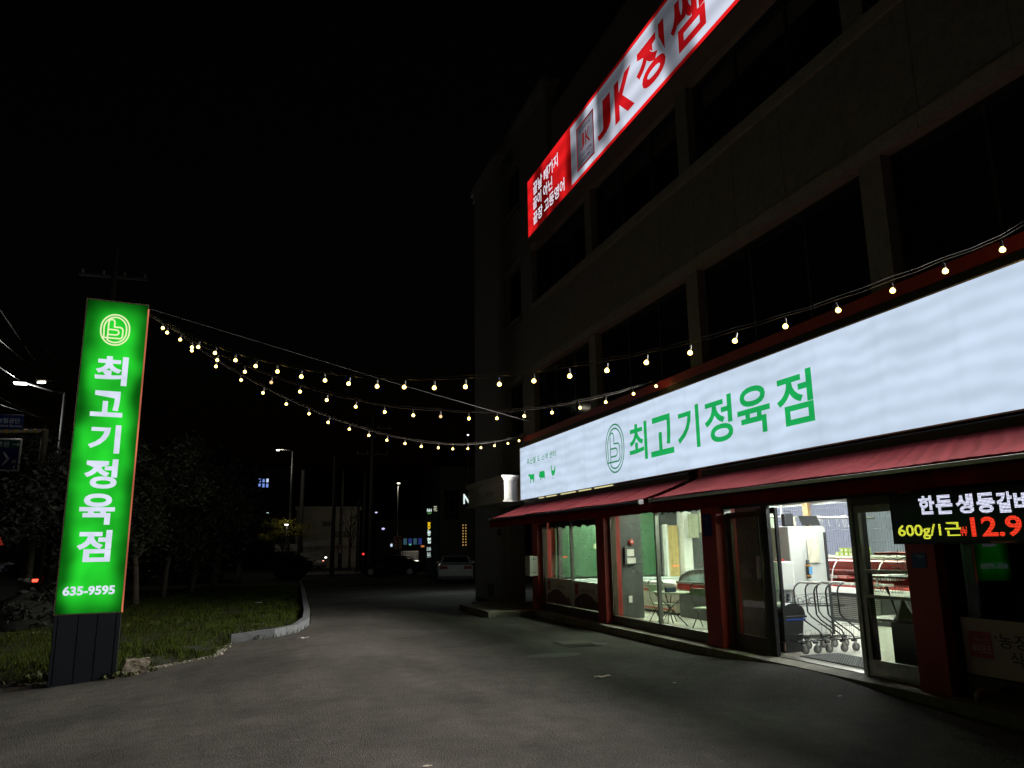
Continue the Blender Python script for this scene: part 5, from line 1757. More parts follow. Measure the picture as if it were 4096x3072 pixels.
tree('round_tree', 'dark tree with pointed outline standing before the blue lit window', txy(962, 44), 44, 4.2, 0.8, 1.5, BG, 25, 4200, 0.18, 0.14)
tree('round_tree', 'black tree filling the gap left of the green pylon', txy(240, 26), 26, 5.0, 1.6, 2.2, BG, 26, 5200, 0.15, 0.14)
tree('round_tree', 'tall black tree behind the road signs left of the pylon', txy(130, 46), 46, 8.0, 3.2, 3.0, BG, 27, 5200, 0.22, 0.2, group='trees along the left street')
tree('round_tree', 'dark tree peeping above the shoulder of the pylon near its middle', txy(400, 36), 36, 6.2, 2.2, 2.5, BG, 28, 3600, 0.18, 0.16)
tree('street_tree', 'small tree with lamp-lit yellow leaves above the round bush', txy(1130, 62), 62, 4.0, 1.9, 0.9, YG, 29, 1500, 0.11, 0.12, group='trees along the far road')
tree('bare_tree', 'thin leafless tree drawn against the pale billboard', txy(1400, 74), 74, 6.5, 1.6, 1.6, BG, 30, 260, 0.12, 0.12, group='trees along the far road', clumps=20)
for (px, Yd, w_, h_, lb) in ((1165, 52, 1.75, 1.75, 'round clipped black bush at the far right corner of the lawn'), (150, 21, 1.4, 1.3, 'low black hedge bush left of the pylon foot'), (40, 27, 1.6, 1.5, 'dark hedge bush in front of the waiting cars'), (730, 45, 3.0, 1.0, 'low black shrub bank behind the pine trunks')):
    x = txy(px, Yd)
    z = gz(x, Yd)
    T = thing('bush', lb, 'bush', (x, Yd, z))
    V, Fc, cs = leafcloud(9000, w_ * 0.75, w_ * 0.6, h_ * 0.42, (x, Yd, z + h_ * 0.52), px, 0.09 + Yd * 0.0016, 22, spread=0.34)
    V = [Vector((v.x, v.y, max(v.z, z))) for v in V]
    me = bpy.data.meshes.new('foliage')
    me.from_pydata([tuple(v) for v in V], [], Fc)
    link('foliage', me, mat('leaf_dark', BG[1], 0.8, var=0.5), T)
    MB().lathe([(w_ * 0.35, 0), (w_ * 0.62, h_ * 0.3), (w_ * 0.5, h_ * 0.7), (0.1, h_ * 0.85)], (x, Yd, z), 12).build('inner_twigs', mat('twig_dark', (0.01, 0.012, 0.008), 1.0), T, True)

# ---- street lamps (lit)
M_POLE = mat('grey_pole', (0.10, 0.10, 0.10), 0.5, 0.3, var=0.1)
def lamp(label, px_pole, top_py, px_head, py_head, Yd, glowc, gs, r=0.07, power=0, hs=0.35, base_z=None):
    top = at_y(px_pole, top_py, Yd)
    zb = gz(top.x, Yd)
    T = thing('street_lamp', label, 'street lamp', (top.x, Yd, zb), 'street lamps')
    bx_ = ray(px_pole, 2195)
    MB().tube([(top.x, Yd, zb), (top.x, Yd, top.z)], [r * 1.3, r * 0.8], 8).build('pole', M_POLE, T, True)
    hd = at_y(px_head, py_head, Yd)
    if abs(px_head - px_pole) > 5:
        MB().tube([(top.x, Yd, top.z - 0.05), (top.x + (hd.x - top.x) * 0.3, Yd, top.z + 0.05), (hd.x, Yd, hd.z + 0.08)], r * 0.5, 6).build('arm', M_POLE, T, True)
    hb = MB().bev(hd.x - hs, hd.x + hs, Yd - 0.12, Yd + 0.12, hd.z + 0.02, hd.z + 0.10, 0.02).build('head', M_POLE, T)
    MB().bev(hd.x - hs * 0.8, hd.x + hs * 0.8, Yd - 0.13, Yd + 0.10, hd.z - 0.05, hd.z + 0.019, 0.02).build('lens', glow('lamp_lens_' + glowc[0], glowc[1], gs), T)
    if power:
        spot('lamp_light', (hd.x, Yd, hd.z - 0.2), power, glowc[1], 'POINT', T, 0.12)
    return T
WL = ('white', (1.0, 0.93, 0.72))
lamp('bright white street lamp on a curved arm at the far left', 262, 1570, 82, 1533, 38, ('bluish', (1.0, 0.98, 0.90)), 18, 0.09, 150, 0.30)
lamp('street lamp with small warm head on a long arm above the blue lit window', 1172, 1803, 1112, 1800, 62, WL, 6, 0.08, 90, 0.16)
lamp('slim post top street lamp right of the telegraph poles', 1592, 1945, 1594, 1933, 75, WL, 5, 0.05, 60, 0.16)
lamp('low white lamp glowing over the yellow leaved tree', 1148, 2105, 1146, 2098, 60, ('white2', (1, 0.98, 0.85)), 5, 0.05, 0, 0.16)
spot('lamp_light', at_y(1146, 2088, 60.6), 5, (1, 0.9, 0.6), 'POINT', [o for o in ROOTS if o.get('label', '').startswith('low white lamp')][0], 0.1)
Rw = thing('street_lamp', 'row of four tiny white lamps beyond the left street lamp', 'street lamp', tuple(at_y(165, 1529, 70)), 'street lamps')
for k in range(4):
    c = at_y(153 + k * 8.5, 1529, 70)
    MB().bev(c.x - 0.06, c.x + 0.06, 69.9, 70.1, c.z - 0.09, c.z + 0.09, 0.02).build('lens', glow('lamp_lens_white', WL[1], 6), Rw)
c0, c1 = at_y(140, 1522, 70), at_y(300, 1522, 70)
MB().box(c0.x, c1.x, 70.0, 70.1, c0.z, c0.z + 0.1).build('arm', M_POLE, Rw)

# ---- telegraph poles and wires
def pole(px, py_top, Yd, r, label, arms=()):
    t = at_y(px, py_top, Yd)
    zb = gz(t.x, Yd)
    T = thing('utility_pole', label, 'pole', (t.x, Yd, zb), 'utility poles beyond the car park')
    MB().tube([(t.x, Yd, zb), (t.x, Yd, t.z)], [r, r * 0.7], 9).build('shaft', mat('concrete_pole', (0.10, 0.095, 0.085), 0.9, var=0.15), T, True)
    for (dz, L) in arms:
        MB().box(t.x - L, t.x + L, Yd - 0.05, Yd + 0.05, t.z - dz - 0.05, t.z - dz + 0.05).build('crossarm', mat('crossarm_steel', (0.08, 0.08, 0.08), 0.6), T)
        for k in (-0.9, -0.3, 0.3, 0.9):
            MB().lathe([(0.03, 0), (0.06, 0.05), (0.03, 0.1), (0.05, 0.16), (0.02, 0.2)], (t.x + k * L, Yd, t.z - dz + 0.05), 6).build('insulator', mat('porcelain', (0.3, 0.28, 0.26), 0.4), T)
    return T
pole(1494, 1660, 66, 0.20, 'thickest utility pole with two crossarms in front of the pharmacy corner', ((1.1, 1.6), (3.4, 1.4)))
pole(1461, 1880, 70, 0.13, 'thin pole just left of the thickest utility pole', ())
pole(1343, 1820, 58, 0.17, 'utility pole crossing the pale billboard', ())
pole(1372, 1880, 80, 0.2, 'dim pole right behind the billboard pole', ())
pole(1213, 1880, 66, 0.2, 'dark pole at the left edge of the billboard', ())
pole(1435, 2000, 62, 0.12, 'short dim pole between the billboard and the traffic light', ())
pole(468, 990, 34, 0.16, 'utility pole rising above the top of the green pylon', ((1.3, 1.3),))
wr = thing('overhead_wire', 'faint overhead wires crossing the dark sky at the upper left', 'wire', (-20, 30, 9))
for (a, b) in (((-40, 1180), (230, 1540)), ((-60, 1430), (190, 1560)), ((-60, 1560), (320, 1720)), ((-60, 1600), (330, 1690)), ((170, 1380), (330, 1560)), ((-60, 1310), (180, 1480)), ((150, 1525), (330, 1530))):
    A3, B3 = at_y(a[0], a[1], 30), at_y(b[0], b[1], 52)
    MB().tube([A3, A3.lerp(B3, 0.5) - Vector((0, 0, 0.25)), B3], 0.012, 3).build('wire', mat('steel_wire', (0.05, 0.05, 0.05), 0.5, 0.2), wr)

# ---- road signs at the left
def rsign(px0, px1, py0, py1, Yd, label, m, frame=M_WHT, texts=(), arm=None, strip=None):
    a, b = at_y(px0, py1, Yd), at_y(px1, py0, Yd)
    T = thing('road_sign', label, 'road sign', (b.x, Yd, a.z), 'road signs over the left street')
    MB().bev(a.x, b.x, Yd, Yd + 0.06, a.z, b.z, 0.02).build('rim', frame, T)
    MB().box(a.x + 0.06, b.x - 0.06, Yd - 0.008, Yd - 0.001, a.z + 0.06, b.z - 0.06).build('plate', m, T)
    if strip:
        zs = a.z + (b.z - a.z) * strip[0]
        MB().box(a.x + 0.06, b.x - 0.06, Yd - 0.016, Yd - 0.009, zs, b.z - 0.06).build('upper_plate', strip[1], T)
    for (s_, x, y, h) in texts:
        o = at_y(x, y, Yd)
        letters(s_, (o.x, Yd - 0.02, o.z), UX, UZ, None, h, mat('sign_white', (0.55, 0.6, 0.6), 0.5), T, 0.01)
    return T
MBLUE = mat('sign_blue', (0.008, 0.018, 0.13), 0.5, var=0.1)
MGRN = mat('sign_green', (0.008, 0.07, 0.045), 0.5, var=0.1)
r1 = rsign(-260, 97, 1660, 1715, 34, 'dark blue road sign with white Korean letters above the larger sign', MBLUE, MBLUE, (('건강보험공단', -60, 1690, 0.20), ('Insurance Service', -30, 1706, 0.10)))
r2 = rsign(-260, 90, 1755, 1880, 34, 'large blue road sign with green top strip and white border', MBLUE, M_WHT, (('장호원', -40, 1787, 0.22),), strip=(0.70, MGRN))
def arrow(px, py, s_, big):
    c = at_y(px, py, 33.97)
    m = MB()
    if big:
        m.prism([(c.x - s_ * .5, 33.97, c.z + s_), (c.x - s_ * .2, 33.97, c.z + s_), (c.x + s_ * .5, 33.97, c.z), (c.x - s_ * .2, 33.97, c.z - s_), (c.x - s_ * .5, 33.97, c.z - s_), (c.x + s_ * .12, 33.97, c.z)], (0, 0.004, 0))
    else:
        m.prism([(c.x - s_, 33.97, c.z + s_ * .15), (c.x + s_ * .2, 33.97, c.z + s_ * .15), (c.x + s_ * .2, 33.97, c.z + s_ * .6), (c.x + s_, 33.97, c.z), (c.x + s_ * .2, 33.97, c.z - s_ * .6), (c.x + s_ * .2, 33.97, c.z - s_ * .15), (c.x - s_, 33.97, c.z - s_ * .15)], (0, 0.004, 0))
    m.build('arrow', mat('sign_white', (0.55, 0.6, 0.6), 0.5), r2)
arrow(22, 1835, 0.26, True)
arrow(66, 1778, 0.13, False)
a = at_y(-300, 1727, 33.8); b = at_y(192, 1722, 33.8)
gt = thing('gantry', 'yellow striped gantry arm carrying the road signs at the left edge', 'gantry', (b.x, 33.8, gz(b.x, 33.8)))
MB().tube([(a.x, 33.85, a.z), (b.x, 33.85, b.z)], 0.07, 8).build('arm', mat('gantry_paint', (0.25, 0.22, 0.15), 0.5), gt, True)
for k in range(12):
    xx = b.x - 0.1 - k * 0.16
    if k % 2 == 0:
        MB().tube([(xx - 0.07, 33.85, b.z + (a.z - b.z) * (b.x - xx) / (b.x - a.x)), (xx + 0.02, 33.85, b.z + (a.z - b.z) * (b.x - xx) / (b.x - a.x))], 0.074, 8).build('yellow_band', mat('yellow_band', (0.55, 0.33, 0.02), 0.5), gt)
MB().tube([(b.x - 0.1, 33.85, gz(b.x, 34)), (b.x - 0.1, 33.85, b.z)], 0.12, 10).build('post', mat('gantry_paint', (0.25, 0.22, 0.15), 0.5), gt, True)
a = at_y(-45, 2190, 24); c = at_y(14, 2180, 24)
tr_ = thing('warning_sign', 'red and orange triangular warning sign cut by the left edge', 'road sign', (a.x, 24, gz(a.x, 24)))
MB().prism([(a.x - 0.1, 24, a.z), (c.x, 24, c.z), (a.x - 0.0, 24, a.z + 0.75)], (0, 0.02, 0)).build('plate', mat('warning_red', (0.55, 0.05, 0.02), 0.5), tr_)
MB().prism([(a.x - 0.02, 23.99, a.z + 0.1), (c.x - 0.14, 23.99, c.z + 0.07), (a.x + 0.03, 23.99, a.z + 0.58)], (0, 0.005, 0)).build('field', mat('warning_orange', (0.6, 0.2, 0.02), 0.5), tr_)
MB().tube([(a.x + 0.05, 24.05, gz(a.x, 24)), (a.x + 0.05, 24.05, a.z + 0.5)], 0.04, 8).build('post', M_POLE, tr_)

# ---- lights far away (signals, windows)
def signal(px, py, Yd, label, red=True, s_=0.13):
    c = at_y(px, py, Yd)
    T = thing('traffic_light', label, 'traffic light', (c.x, Yd, gz(c.x, Yd)), 'traffic lights')
    MB().bev(c.x - s_ * 1.3, c.x + s_ * 1.3, Yd, Yd + 0.2, c.z - s_ * 4.5, c.z + s_ * 1.5, 0.02).build('housing', M_BLACKP, T)
    MB().tube([(c.x, Yd, c.z), (c.x, Yd - 0.05, c.z)], s_, 12).build('red_lens', glow('signal_red', (1.0, 0.03, 0.03), 2.2), T)
    for k in (1, 2):
        MB().tube([(c.x, Yd, c.z - s_ * 2.0 * k * 0.95), (c.x, Yd - 0.05, c.z - s_ * 2.0 * k * 0.95)], s_ * 0.9, 12).build('dark_lens', M_DRK, T)
    MB().tube([(c.x, Yd + 0.25, gz(c.x, Yd)), (c.x, Yd + 0.25, c.z + 0.3)], 0.06, 8).build('post', M_POLE, T)
signal(47, 2000, 60, 'red traffic light glowing left of the pylon')
signal(1453, 2216, 60, 'small red pedestrian light on the post in front of the far kerb', s_=0.075)
signal(957, 2055, 95, 'tiny red signal light far behind the middle trees', s_=0.12)

def building(name, px0, px1, py_top, Yd, depth, m, label, wins=(), sides=True):
    a, b = at_y(px0, 2195, Yd), at_y(px1, py_top, Yd)
    T = thing(name, label, 'building', ((a.x + b.x) / 2, Yd, ZB), None)
    MB().box(a.x, b.x, Yd, Yd + depth, ZB - 0.1, b.z).build('wall', m, T)
    MB().box(a.x - 0.15, b.x + 0.15, Yd - 0.15, Yd + depth + 0.1, b.z + 0.001, b.z + 0.35).build('roof_edge', m, T)
    for (x0, x1, y0, y1, mm, nx, ny) in wins:
        p, q = at_y(x0, y1, Yd), at_y(x1, y0, Yd)
        dx, dz = (q.x - p.x) / nx, (q.z - p.z) / ny
        for i in range(nx):
            for j in range(ny):
                mmm = mm[(i * 7 + j * 3) % len(mm)] if isinstance(mm, list) else mm
                wn = MB().box(p.x + i * dx + 0.04, p.x + (i + 1) * dx - 0.04, Yd - 0.06, Yd - 0.005, p.z + j * dz + 0.04, p.z + (j + 1) * dz - 0.04).build('window', M_DRK, T)
                MB().box(p.x + i * dx + 0.10, p.x + (i + 1) * dx - 0.10, Yd - 0.075, Yd - 0.062, p.z + j * dz + 0.10, p.z + (j + 1) * dz - 0.10).build('pane', mmm, wn)
    return T
gB = glow('blue_window', (0.22, 0.36, 0.95), 0.8)
gW = glow('cold_window', (0.62, 0.75, 1.0), 0.9)
gD = M_GLASSD
gO = glow('amber_window', (0.85, 0.50, 0.14), 0.55)
MBD = mat('night_wall', (0.10, 0.095, 0.09), 0.9, var=0.2)
MBR = mat('night_wall_brown', (0.14, 0.10, 0.08), 0.9, var=0.2)
building('town_building', 985, 1178, 1880, 110, 16, MBD, 'dark town building with a blue lit upper window', ((1030, 1078, 1912, 1952, [gB, gW, gB, gB], 3, 2), (1090, 1150, 1950, 2020, gD, 3, 2), (975, 984, 1962, 1980, gW, 1, 1)))
building('town_building', 1180, 1440, 2040, 84, 9, mat('cream_sheet_wall', (0.34, 0.31, 0.25), 0.8, var=0.2, scale=0.5), 'low cream clad building beyond the far pavement', ((1290, 1340, 2085, 2105, mat('faded_board', (0.2, 0.18, 0.15)), 4, 1), (1340, 1400, 2125, 2150, mat('faded_board', (0.2, 0.18, 0.15)), 3, 1)))
building('town_building', 1500, 1740, 2090, 100, 12, MBD, 'low shop row with dim coloured fronts behind the parked dark car', ((1610, 1690, 2150, 2182, [glow('teal_shop', (0.05, 0.13, 0.17), 0.5), glow('navy_shop', (0.03, 0.05, 0.25), 0.5)], 4, 1), (1558, 1576, 2172, 2190, gW, 1, 1), (1633, 1648, 2172, 2184, glow('green_shop', (0.2, 0.9, 0.4), 0.6), 1, 1), (1680, 1700, 2178, 2192, glow('orange_shop', (0.9, 0.3, 0.08), 0.5), 1, 1)))
building('town_building', 1760, 1905, 1880, 92, 12, MBD, 'dark building at the corner with one amber lit window', ((1846, 1868, 2095, 2186, [gO, gO, glow('dim_amber', (0.5, 0.3, 0.1), 0.4)], 2, 8), (1775, 1835, 1960, 2080, gD, 3, 4)))
building('church', 1790, 1850, 1790, 120, 10, MBD, 'dim church tower with a cross above the corner building', ())
c = at_y(1812, 1700, 119)
cr = thing('cross', 'unlit tall cross standing on the dim church tower', 'cross', (c.x, 119, c.z))
MB().box(c.x - 0.15, c.x + 0.15, 118.9, 119.1, c.z - 3.6, c.z + 0.4).build('upright', mat('cross_metal', (0.3, 0.3, 0.3), 0.5), cr)
MB().box(c.x - 1.1, c.x + 1.1, 118.88, 119.12, c.z - 1.6, c.z - 1.3).build('crossbar', mat('cross_metal', (0.3, 0.3, 0.3), 0.5), cr)
building('town_building', -200, 330, 1950, 130, 12, MBD, 'long dark building far behind the left street', ((30, 45, 1930, 1938, gW, 1, 1), (95, 130, 2040, 2095, gD, 2, 1), (140, 155, 2010, 2022, glow('warm_far', (1, 0.85, 0.5), 0.9), 2, 1), (175, 215, 2080, 2120, glow('dim_warm_far', (0.3, 0.22, 0.15), 0.35), 2, 1)))
Lk = 0
for (px, py, Yd, cc, s_, lb) in ((235, 2015, 70, (1.0, 0.95, 0.7), 0.18, 'pair of warm white lights left of the pylon edge'), (1070, 2052, 100, (0.7, 1, 0.9), 0.13, 'tiny greenish white light behind the middle trees'), (983, 1975, 100, (0.8, 0.9, 1), 0.2, 'small cold light left of the blue lit window'), (1872, 1740, 60, (0.85, 0.9, 1), 0.09, 'narrow white light on the downpipe of the corner building'), (1505, 2050, 96, (0.5, 0.55, 0.8), 0.16, 'faint bluish light speck right of the thickest pole'), (1533, 2115, 96, (0.5, 0.5, 0.85), 0.2, 'dim violet light cluster above the pink banner'), (1303, 2230, 64, (1.0, 1.0, 0.95), 0.10, 'white headlight glare at the foot of the white banner'), (1293, 2243, 64, (1.0, 0.3, 0.2), 0.06, 'small red lamp beneath the headlight at the banner')):
    c = at_y(px, py, Yd)
    T = thing('light', lb, 'light', tuple(c))
    MB().lathe([(s_ * 0.3, -s_ * 0.6), (s_, -s_ * 0.2), (s_, s_ * 0.2), (s_ * 0.3, s_ * 0.6)], c, 10, 1, 0.5).build('lens', glow('far_light_%d' % px, cc, 1.3 if Yd > 90 else 3.0), T, True)
    MB().box(c.x - s_, c.x + s_, c.y + s_ * 0.5, c.y + s_ * 0.9, c.z - s_, c.z + s_).build('housing', M_BLACKP, T)
    if Yd < 90:
        MB().tube([(c.x, c.y + s_ * 0.7, gz(c.x, c.y)), (c.x, c.y + s_ * 0.7, c.z)], 0.04, 6).build('post', M_POLE, T)

# ---- banners by the far pavement
def bann(px0, px1, py0, py1, Yd, m, label, texts=(), tilt=0):
    a, b = at_y(px0, py1, Yd), at_y(px1, py0, Yd)
    T = thing('banner', label, 'banner', (a.x, Yd, a.z), 'banners hung by the far road')
    mb = MB()
    n = 16
    for j in range(4):
        for i in range(n + 1):
            u, v = i / n, j / 3
            mb.v.append((a.x + (b.x - a.x) * u, Yd + 0.04 * math.sin(u * 11 + v), a.z + (b.z - a.z) * v + tilt * u))
    for j in range(3):
        for i in range(n):
            mb.f.append((j * (n + 1) + i, j * (n + 1) + i + 1, (j + 1) * (n + 1) + i + 1, (j + 1) * (n + 1) + i))
    mb.build('cloth', m, T)
    for xx in (a.x - 0.05, b.x + 0.05):
        MB().tube([(xx, Yd + 0.05, gz(xx, Yd)), (xx, Yd + 0.05, b.z + 0.1)], 0.04, 6).build('post', M_POLE, T)
    for (s_, x, y, h, cm) in texts:
        o = at_y(x, y, Yd)
        letters(s_, (o.x, Yd - 0.06, o.z + tilt * (o.x - a.x) / (b.x - a.x)), UX, UZ, None, h, cm, T, 0.01)
    return T
MWB = mat('white_banner', (0.45, 0.44, 0.42), 0.8, var=0.1)
inkm = mat('banner_ink', (0.06, 0.05, 0.08), 0.8)
bann(1195, 1326, 2170, 2208, 66, MWB, 'long white banner with dark Korean slogan by the far pavement', (('모이자! 대한민국 미래를 선도하자!', 1205, 2200, 0.30, inkm), ('대한민국미래포럼', 1225, 2207, 0.12, inkm)), 0.25)
bann(1100, 1193, 2176, 2206, 67, MWB, 'pale banner half hidden by the bush and small tree', (('회원모집', 1120, 2200, 0.25, inkm),))
bann(1200, 1298, 2210, 2243, 65.5, MWB, 'lower white banner with small lines of print', (('교육 상담 안내', 1240, 2222, 0.12, inkm),))
bann(1335, 1366, 2178, 2212, 67, mat('pink_banner', (0.45, 0.33, 0.30), 0.8), 'small pinkish banner right of the long white banner', ())
bann(1574, 1608, 2144, 2198, 70, mat('peach_banner', (0.50, 0.33, 0.27), 0.8, var=0.2, scale=1.2), 'upright peach coloured banner on the slim lamp post', (('행사', 1582, 2160, 0.3, mat('red_ink', (0.35, 0.04, 0.04), 0.8)),))
# white railing
Rg = thing('railing', 'low white steel railing between the dark car and the bank pylon', 'railing', (18, 75, ZB))
a, b = at_y(1605, 2240, 78), at_y(1672, 2205, 78)
for k in range(15):
    xx = a.x + (b.x - a.x) * k / 14
    MB().box(xx - 0.02, xx + 0.02, 78, 78.04, ZB, b.z).build('bar', M_WHT, Rg)
for z in (b.z, (b.z + ZB) / 2, ZB + 0.15):
    MB().box(a.x, b.x, 77.97, 78.01, z - 0.03, z + 0.03).build('rail', M_WHT, Rg)
spot('railing_fill_light', (b.x, 77, 2.6), 60, (1, 0.9, 0.75), 'POINT', Rg, 0.2)  # lamp added in front of the railing, no fixture drawn

# ---- bank pylon with N H sign
Np = thing('bank_pylon', 'slim dark bank pylon with NH, yellow emblem and Korean letters lit', 'sign', tuple(at_y(1718, 2300, 50)))
def at50(px, py):
    return at_y(px, py, 50)
a, b = at50(1706, 2310), at50(1729, 2030)
MB().box(a.x, b.x, 50, 50.35, ZB, b.z).build('panel', mat('pylon_dark', (0.02, 0.025, 0.03), 0.4), Np)
a2, b2_ = at50(1731, 2310), at50(1751, 2022)
MB().box(a2.x, b2_.x, 50.02, 50.35, ZB, b2_.z).build('green_panel', mat('pylon_green', (0.015, 0.09, 0.06), 0.3), Np)
nw = glow('bank_white', (0.72, 0.9, 0.85), 1.0)
def np_(s_, px0, px1, py0, py1, m=nw, off=0.03):
    p, q = at50(px0, py1), at50(px1, py0)
    letters(s_, (p.x, 49.98, p.z), UX, UZ, q.x - p.x, q.z - p.z, m, Np, off)
np_('NH', 1708, 1726, 2035, 2048)
np_('농협', 1710, 1724, 2050.5, 2056, glow('bank_green', (0.2, 0.75, 0.12), 0.8), 0.0)
em = MB()
def emf(u, v):
    p, q = at50(1710, 2116), at50(1722, 2089)
    return (p.x + (q.x - p.x) * u, 49.98, p.z + (q.z - p.z) * v)
ribbon(em, arc(0.5, 0.36, 0.34, 0.28, 0, 360, 16), 0.2, emf, False)
ribbon(em, [(0.12, 0.95), (0.35, 0.62)], 0.2, emf)
ribbon(em, [(0.88, 0.95), (0.65, 0.62)], 0.2, emf)
ribbon(em, [(0.1, 0.9), (0.9, 0.9)], 0.14, emf)
em.build('emblem', glow('emblem_yellow', (1.0, 0.62, 0.02), 1.0), Np)
np_('농', 1709, 1723, 2117, 2143)
np_('협', 1709, 1723, 2150, 2174)
np_('금융', 1706, 1724, 2189, 2203, nw, 0.0)
np_('365', 1708, 1722, 2210, 2224, nw, 0.0)
np_('코너', 1708, 1722, 2225, 2230, nw, 0.0)
np_('花', 1734, 1748, 2024, 2045, glow('flower_glow', (0.85, 0.85, 0.6), 0.8), 0.0)
# lit N box letter beyond the corner
Nl = thing('channel_letter', 'white glowing letter N mounted beyond the far building corner', 'sign', (6.9, 26, 3.0))
n0 = at_y(1853, 2016, 26)
letters('N', (n0.x, 25.98, n0.z), UX, UZ, 0.24, 0.34, glow('n_glow', (0.75, 0.9, 0.88), 1.1), Nl, 0.03)
MB().box(n0.x - 0.02, n0.x + 1.5, 26.0, 26.12, n0.z - 0.1, n0.z + 0.44).build('backing', M_DRK, Nl)
spot('car_fill_light', (7.6, 26.9, 3.3), 170, (0.85, 1.0, 0.95), 'POINT', Nl, 0.2)  # lamp added behind the backing to light the white sedan

# ---- vehicles
def car(px, py_ground, Yd, rz, label, paint, kind='sedan', lit=False, name='parked_car', group='parked cars', scale=1.0):
    c = at_y(px, py_ground, Yd)
    x, y, z = c.x, Yd, gz(c.x, Yd)
    T = thing(name, label, 'car' if kind != 'truck' else 'truck', (x, y, z), group)
    # local frame: +Y forward, built about origin, then moved by root transform
    Mx = Matrix.Translation((x, y, z))
    def P(mb, nm, m, par=T, smooth=False):
        mb.move(Mx)
        return mb.build(nm, m, par, smooth)
    L, Wd_, H = 4.6, 1.8, 1.45
    if kind == 'suv':
        L, Wd_, H = 4.6, 1.88, 1.72
    if kind == 'truck':
        L, Wd_, H = 6.2, 2.1, 2.7
    # body lofted from side profile
    if kind == 'sedan':
        prof = [(-2.28, 0.45), (-2.30, 0.70), (-2.22, 0.98), (-1.70, 1.06), (-1.35, 1.08), (1.0, 0.98), (1.9, 0.86), (2.25, 0.70), (2.3, 0.45), (2.1, 0.22), (-2.1, 0.24)]
        roof = [(-1.55, 1.05), (-0.95, 1.40), (-0.2, 1.46), (0.45, 1.40), (1.15, 0.98)]
    elif kind == 'suv':
        prof = [(-2.28, 0.5), (-2.28, 1.05), (-2.1, 1.15), (1.1, 1.1), (2.0, 0.98), (2.28, 0.8), (2.3, 0.5), (2.1, 0.28), (-2.1, 0.3)]
        roof = [(-2.15, 1.12), (-1.85, 1.62), (-0.5, 1.72), (0.45, 1.64), (1.2, 1.1)]
    else:
        prof = [(-3.0, 0.55), (-3.0, 0.85), (1.4, 0.85), (1.4, 1.2), (2.9, 1.2), (3.05, 1.0), (3.05, 0.5), (2.8, 0.35), (-2.9, 0.45)]
        roof = [(1.45, 1.18), (1.5, 2.1), (2.3, 2.15), (2.95, 1.18)]
    mb = MB()
    nn = len(prof)
    secs = [(-Wd_ / 2, 0.90), (-Wd_ / 2 + 0.10, 1.0), (Wd_ / 2 - 0.10, 1.0), (Wd_ / 2, 0.90)]
    for (xx, k) in secs:
        for (yy, zz2) in prof:
            mb.v.append((xx, yy * (0.985 if k < 1 else 1), 0.6 + (zz2 - 0.6) * k))
    for i in range(3):
        for j in range(nn):
            mb.f.append((i * nn + j, i * nn + (j + 1) % nn, (i + 1) * nn + (j + 1) % nn, (i + 1) * nn + j))
    mb.f.append(tuple(range(nn))[::-1])
    mb.f.append(tuple(3 * nn + j for j in range(nn)))
    P(mb, 'body', paint, smooth=False)
    gh = MB()
    nr = len(roof)
    for (xx, inset) in ((-1, 0), (1, 0)):
        for (yy, zz2) in roof:
            t_ = (zz2 - roof[0][1]) / 0.45
            gh.v.append((xx * (Wd_ / 2 - 0.06 - 0.16 * max(0, min(1.2, t_))), yy, zz2))
    for j in range(nr - 1):
        gh.f.append((j, j + 1, nr + j + 1, nr + j))
    gh.f.append(tuple(range(nr))[::-1])
    gh.f.append(tuple(nr + j for j in range(nr)))
    P(gh, 'cabin', paint)
    # glass set slightly proud
    def glassq(pts, nm):
        mbq = MB(); mbq.add(pts, [tuple(range(len(pts)))]); P(mbq, nm, M_GLASSD)
    def rp(i, t_, side, out=0.012):
        a_, b_ = roof[i], roof[i + 1]
        yy = a_[0] + (b_[0] - a_[0]) * t_
        zz2 = a_[1] + (b_[1] - a_[1]) * t_
        tt = (zz2 - roof[0][1]) / 0.45
        return (side * (Wd_ / 2 - 0.16 - 0.16 * max(0, min(1.2, tt))), yy, zz2, )
    q = [rp(0, 0.12, -1), rp(0, 0.12, 1), rp(0, 0.92, 1), rp(0, 0.92, -1)]
    glassq([(p[0], p[1] - 0.012, p[2] + 0.012) for p in q], 'rear_window')
    q = [rp(nr - 2, 0.1, -1), rp(nr - 2, 0.1, 1), rp(nr - 2, 0.9, 1), rp(nr - 2, 0.9, -1)]
    glassq([(p[0], p[1] + 0.012, p[2] + 0.012) for p in q], 'windscreen')
    for sd in (-1, 1):
        pts = []
        y0_, y1_ = roof[0][0] + 0.35, roof[-1][0] - 0.25
        zt = roof[len(roof) // 2][1] - 0.09
        zb_ = roof[0][1] + 0.04
        for (yy, zz2) in ((y0_, zb_), (y1_, zb_), (y1_ - 0.45, zt), (y0_ + 0.35, zt)):
            t_ = (zz2 - roof[0][1]) / 0.45
            pts.append((sd * (Wd_ / 2 - 0.06 - 0.16 * max(0, min(1.2, t_)) + 0.012), yy, zz2))
        glassq(pts, 'side_window')
    if kind == 'truck':
        P(MB().bev(-1.1, 1.1, -3.1, 1.35, 0.9, 2.7, 0.04), 'cargo_box', paint)
    wy = (-1.4, 1.4) if kind != 'truck' else (-2.0, 2.1)
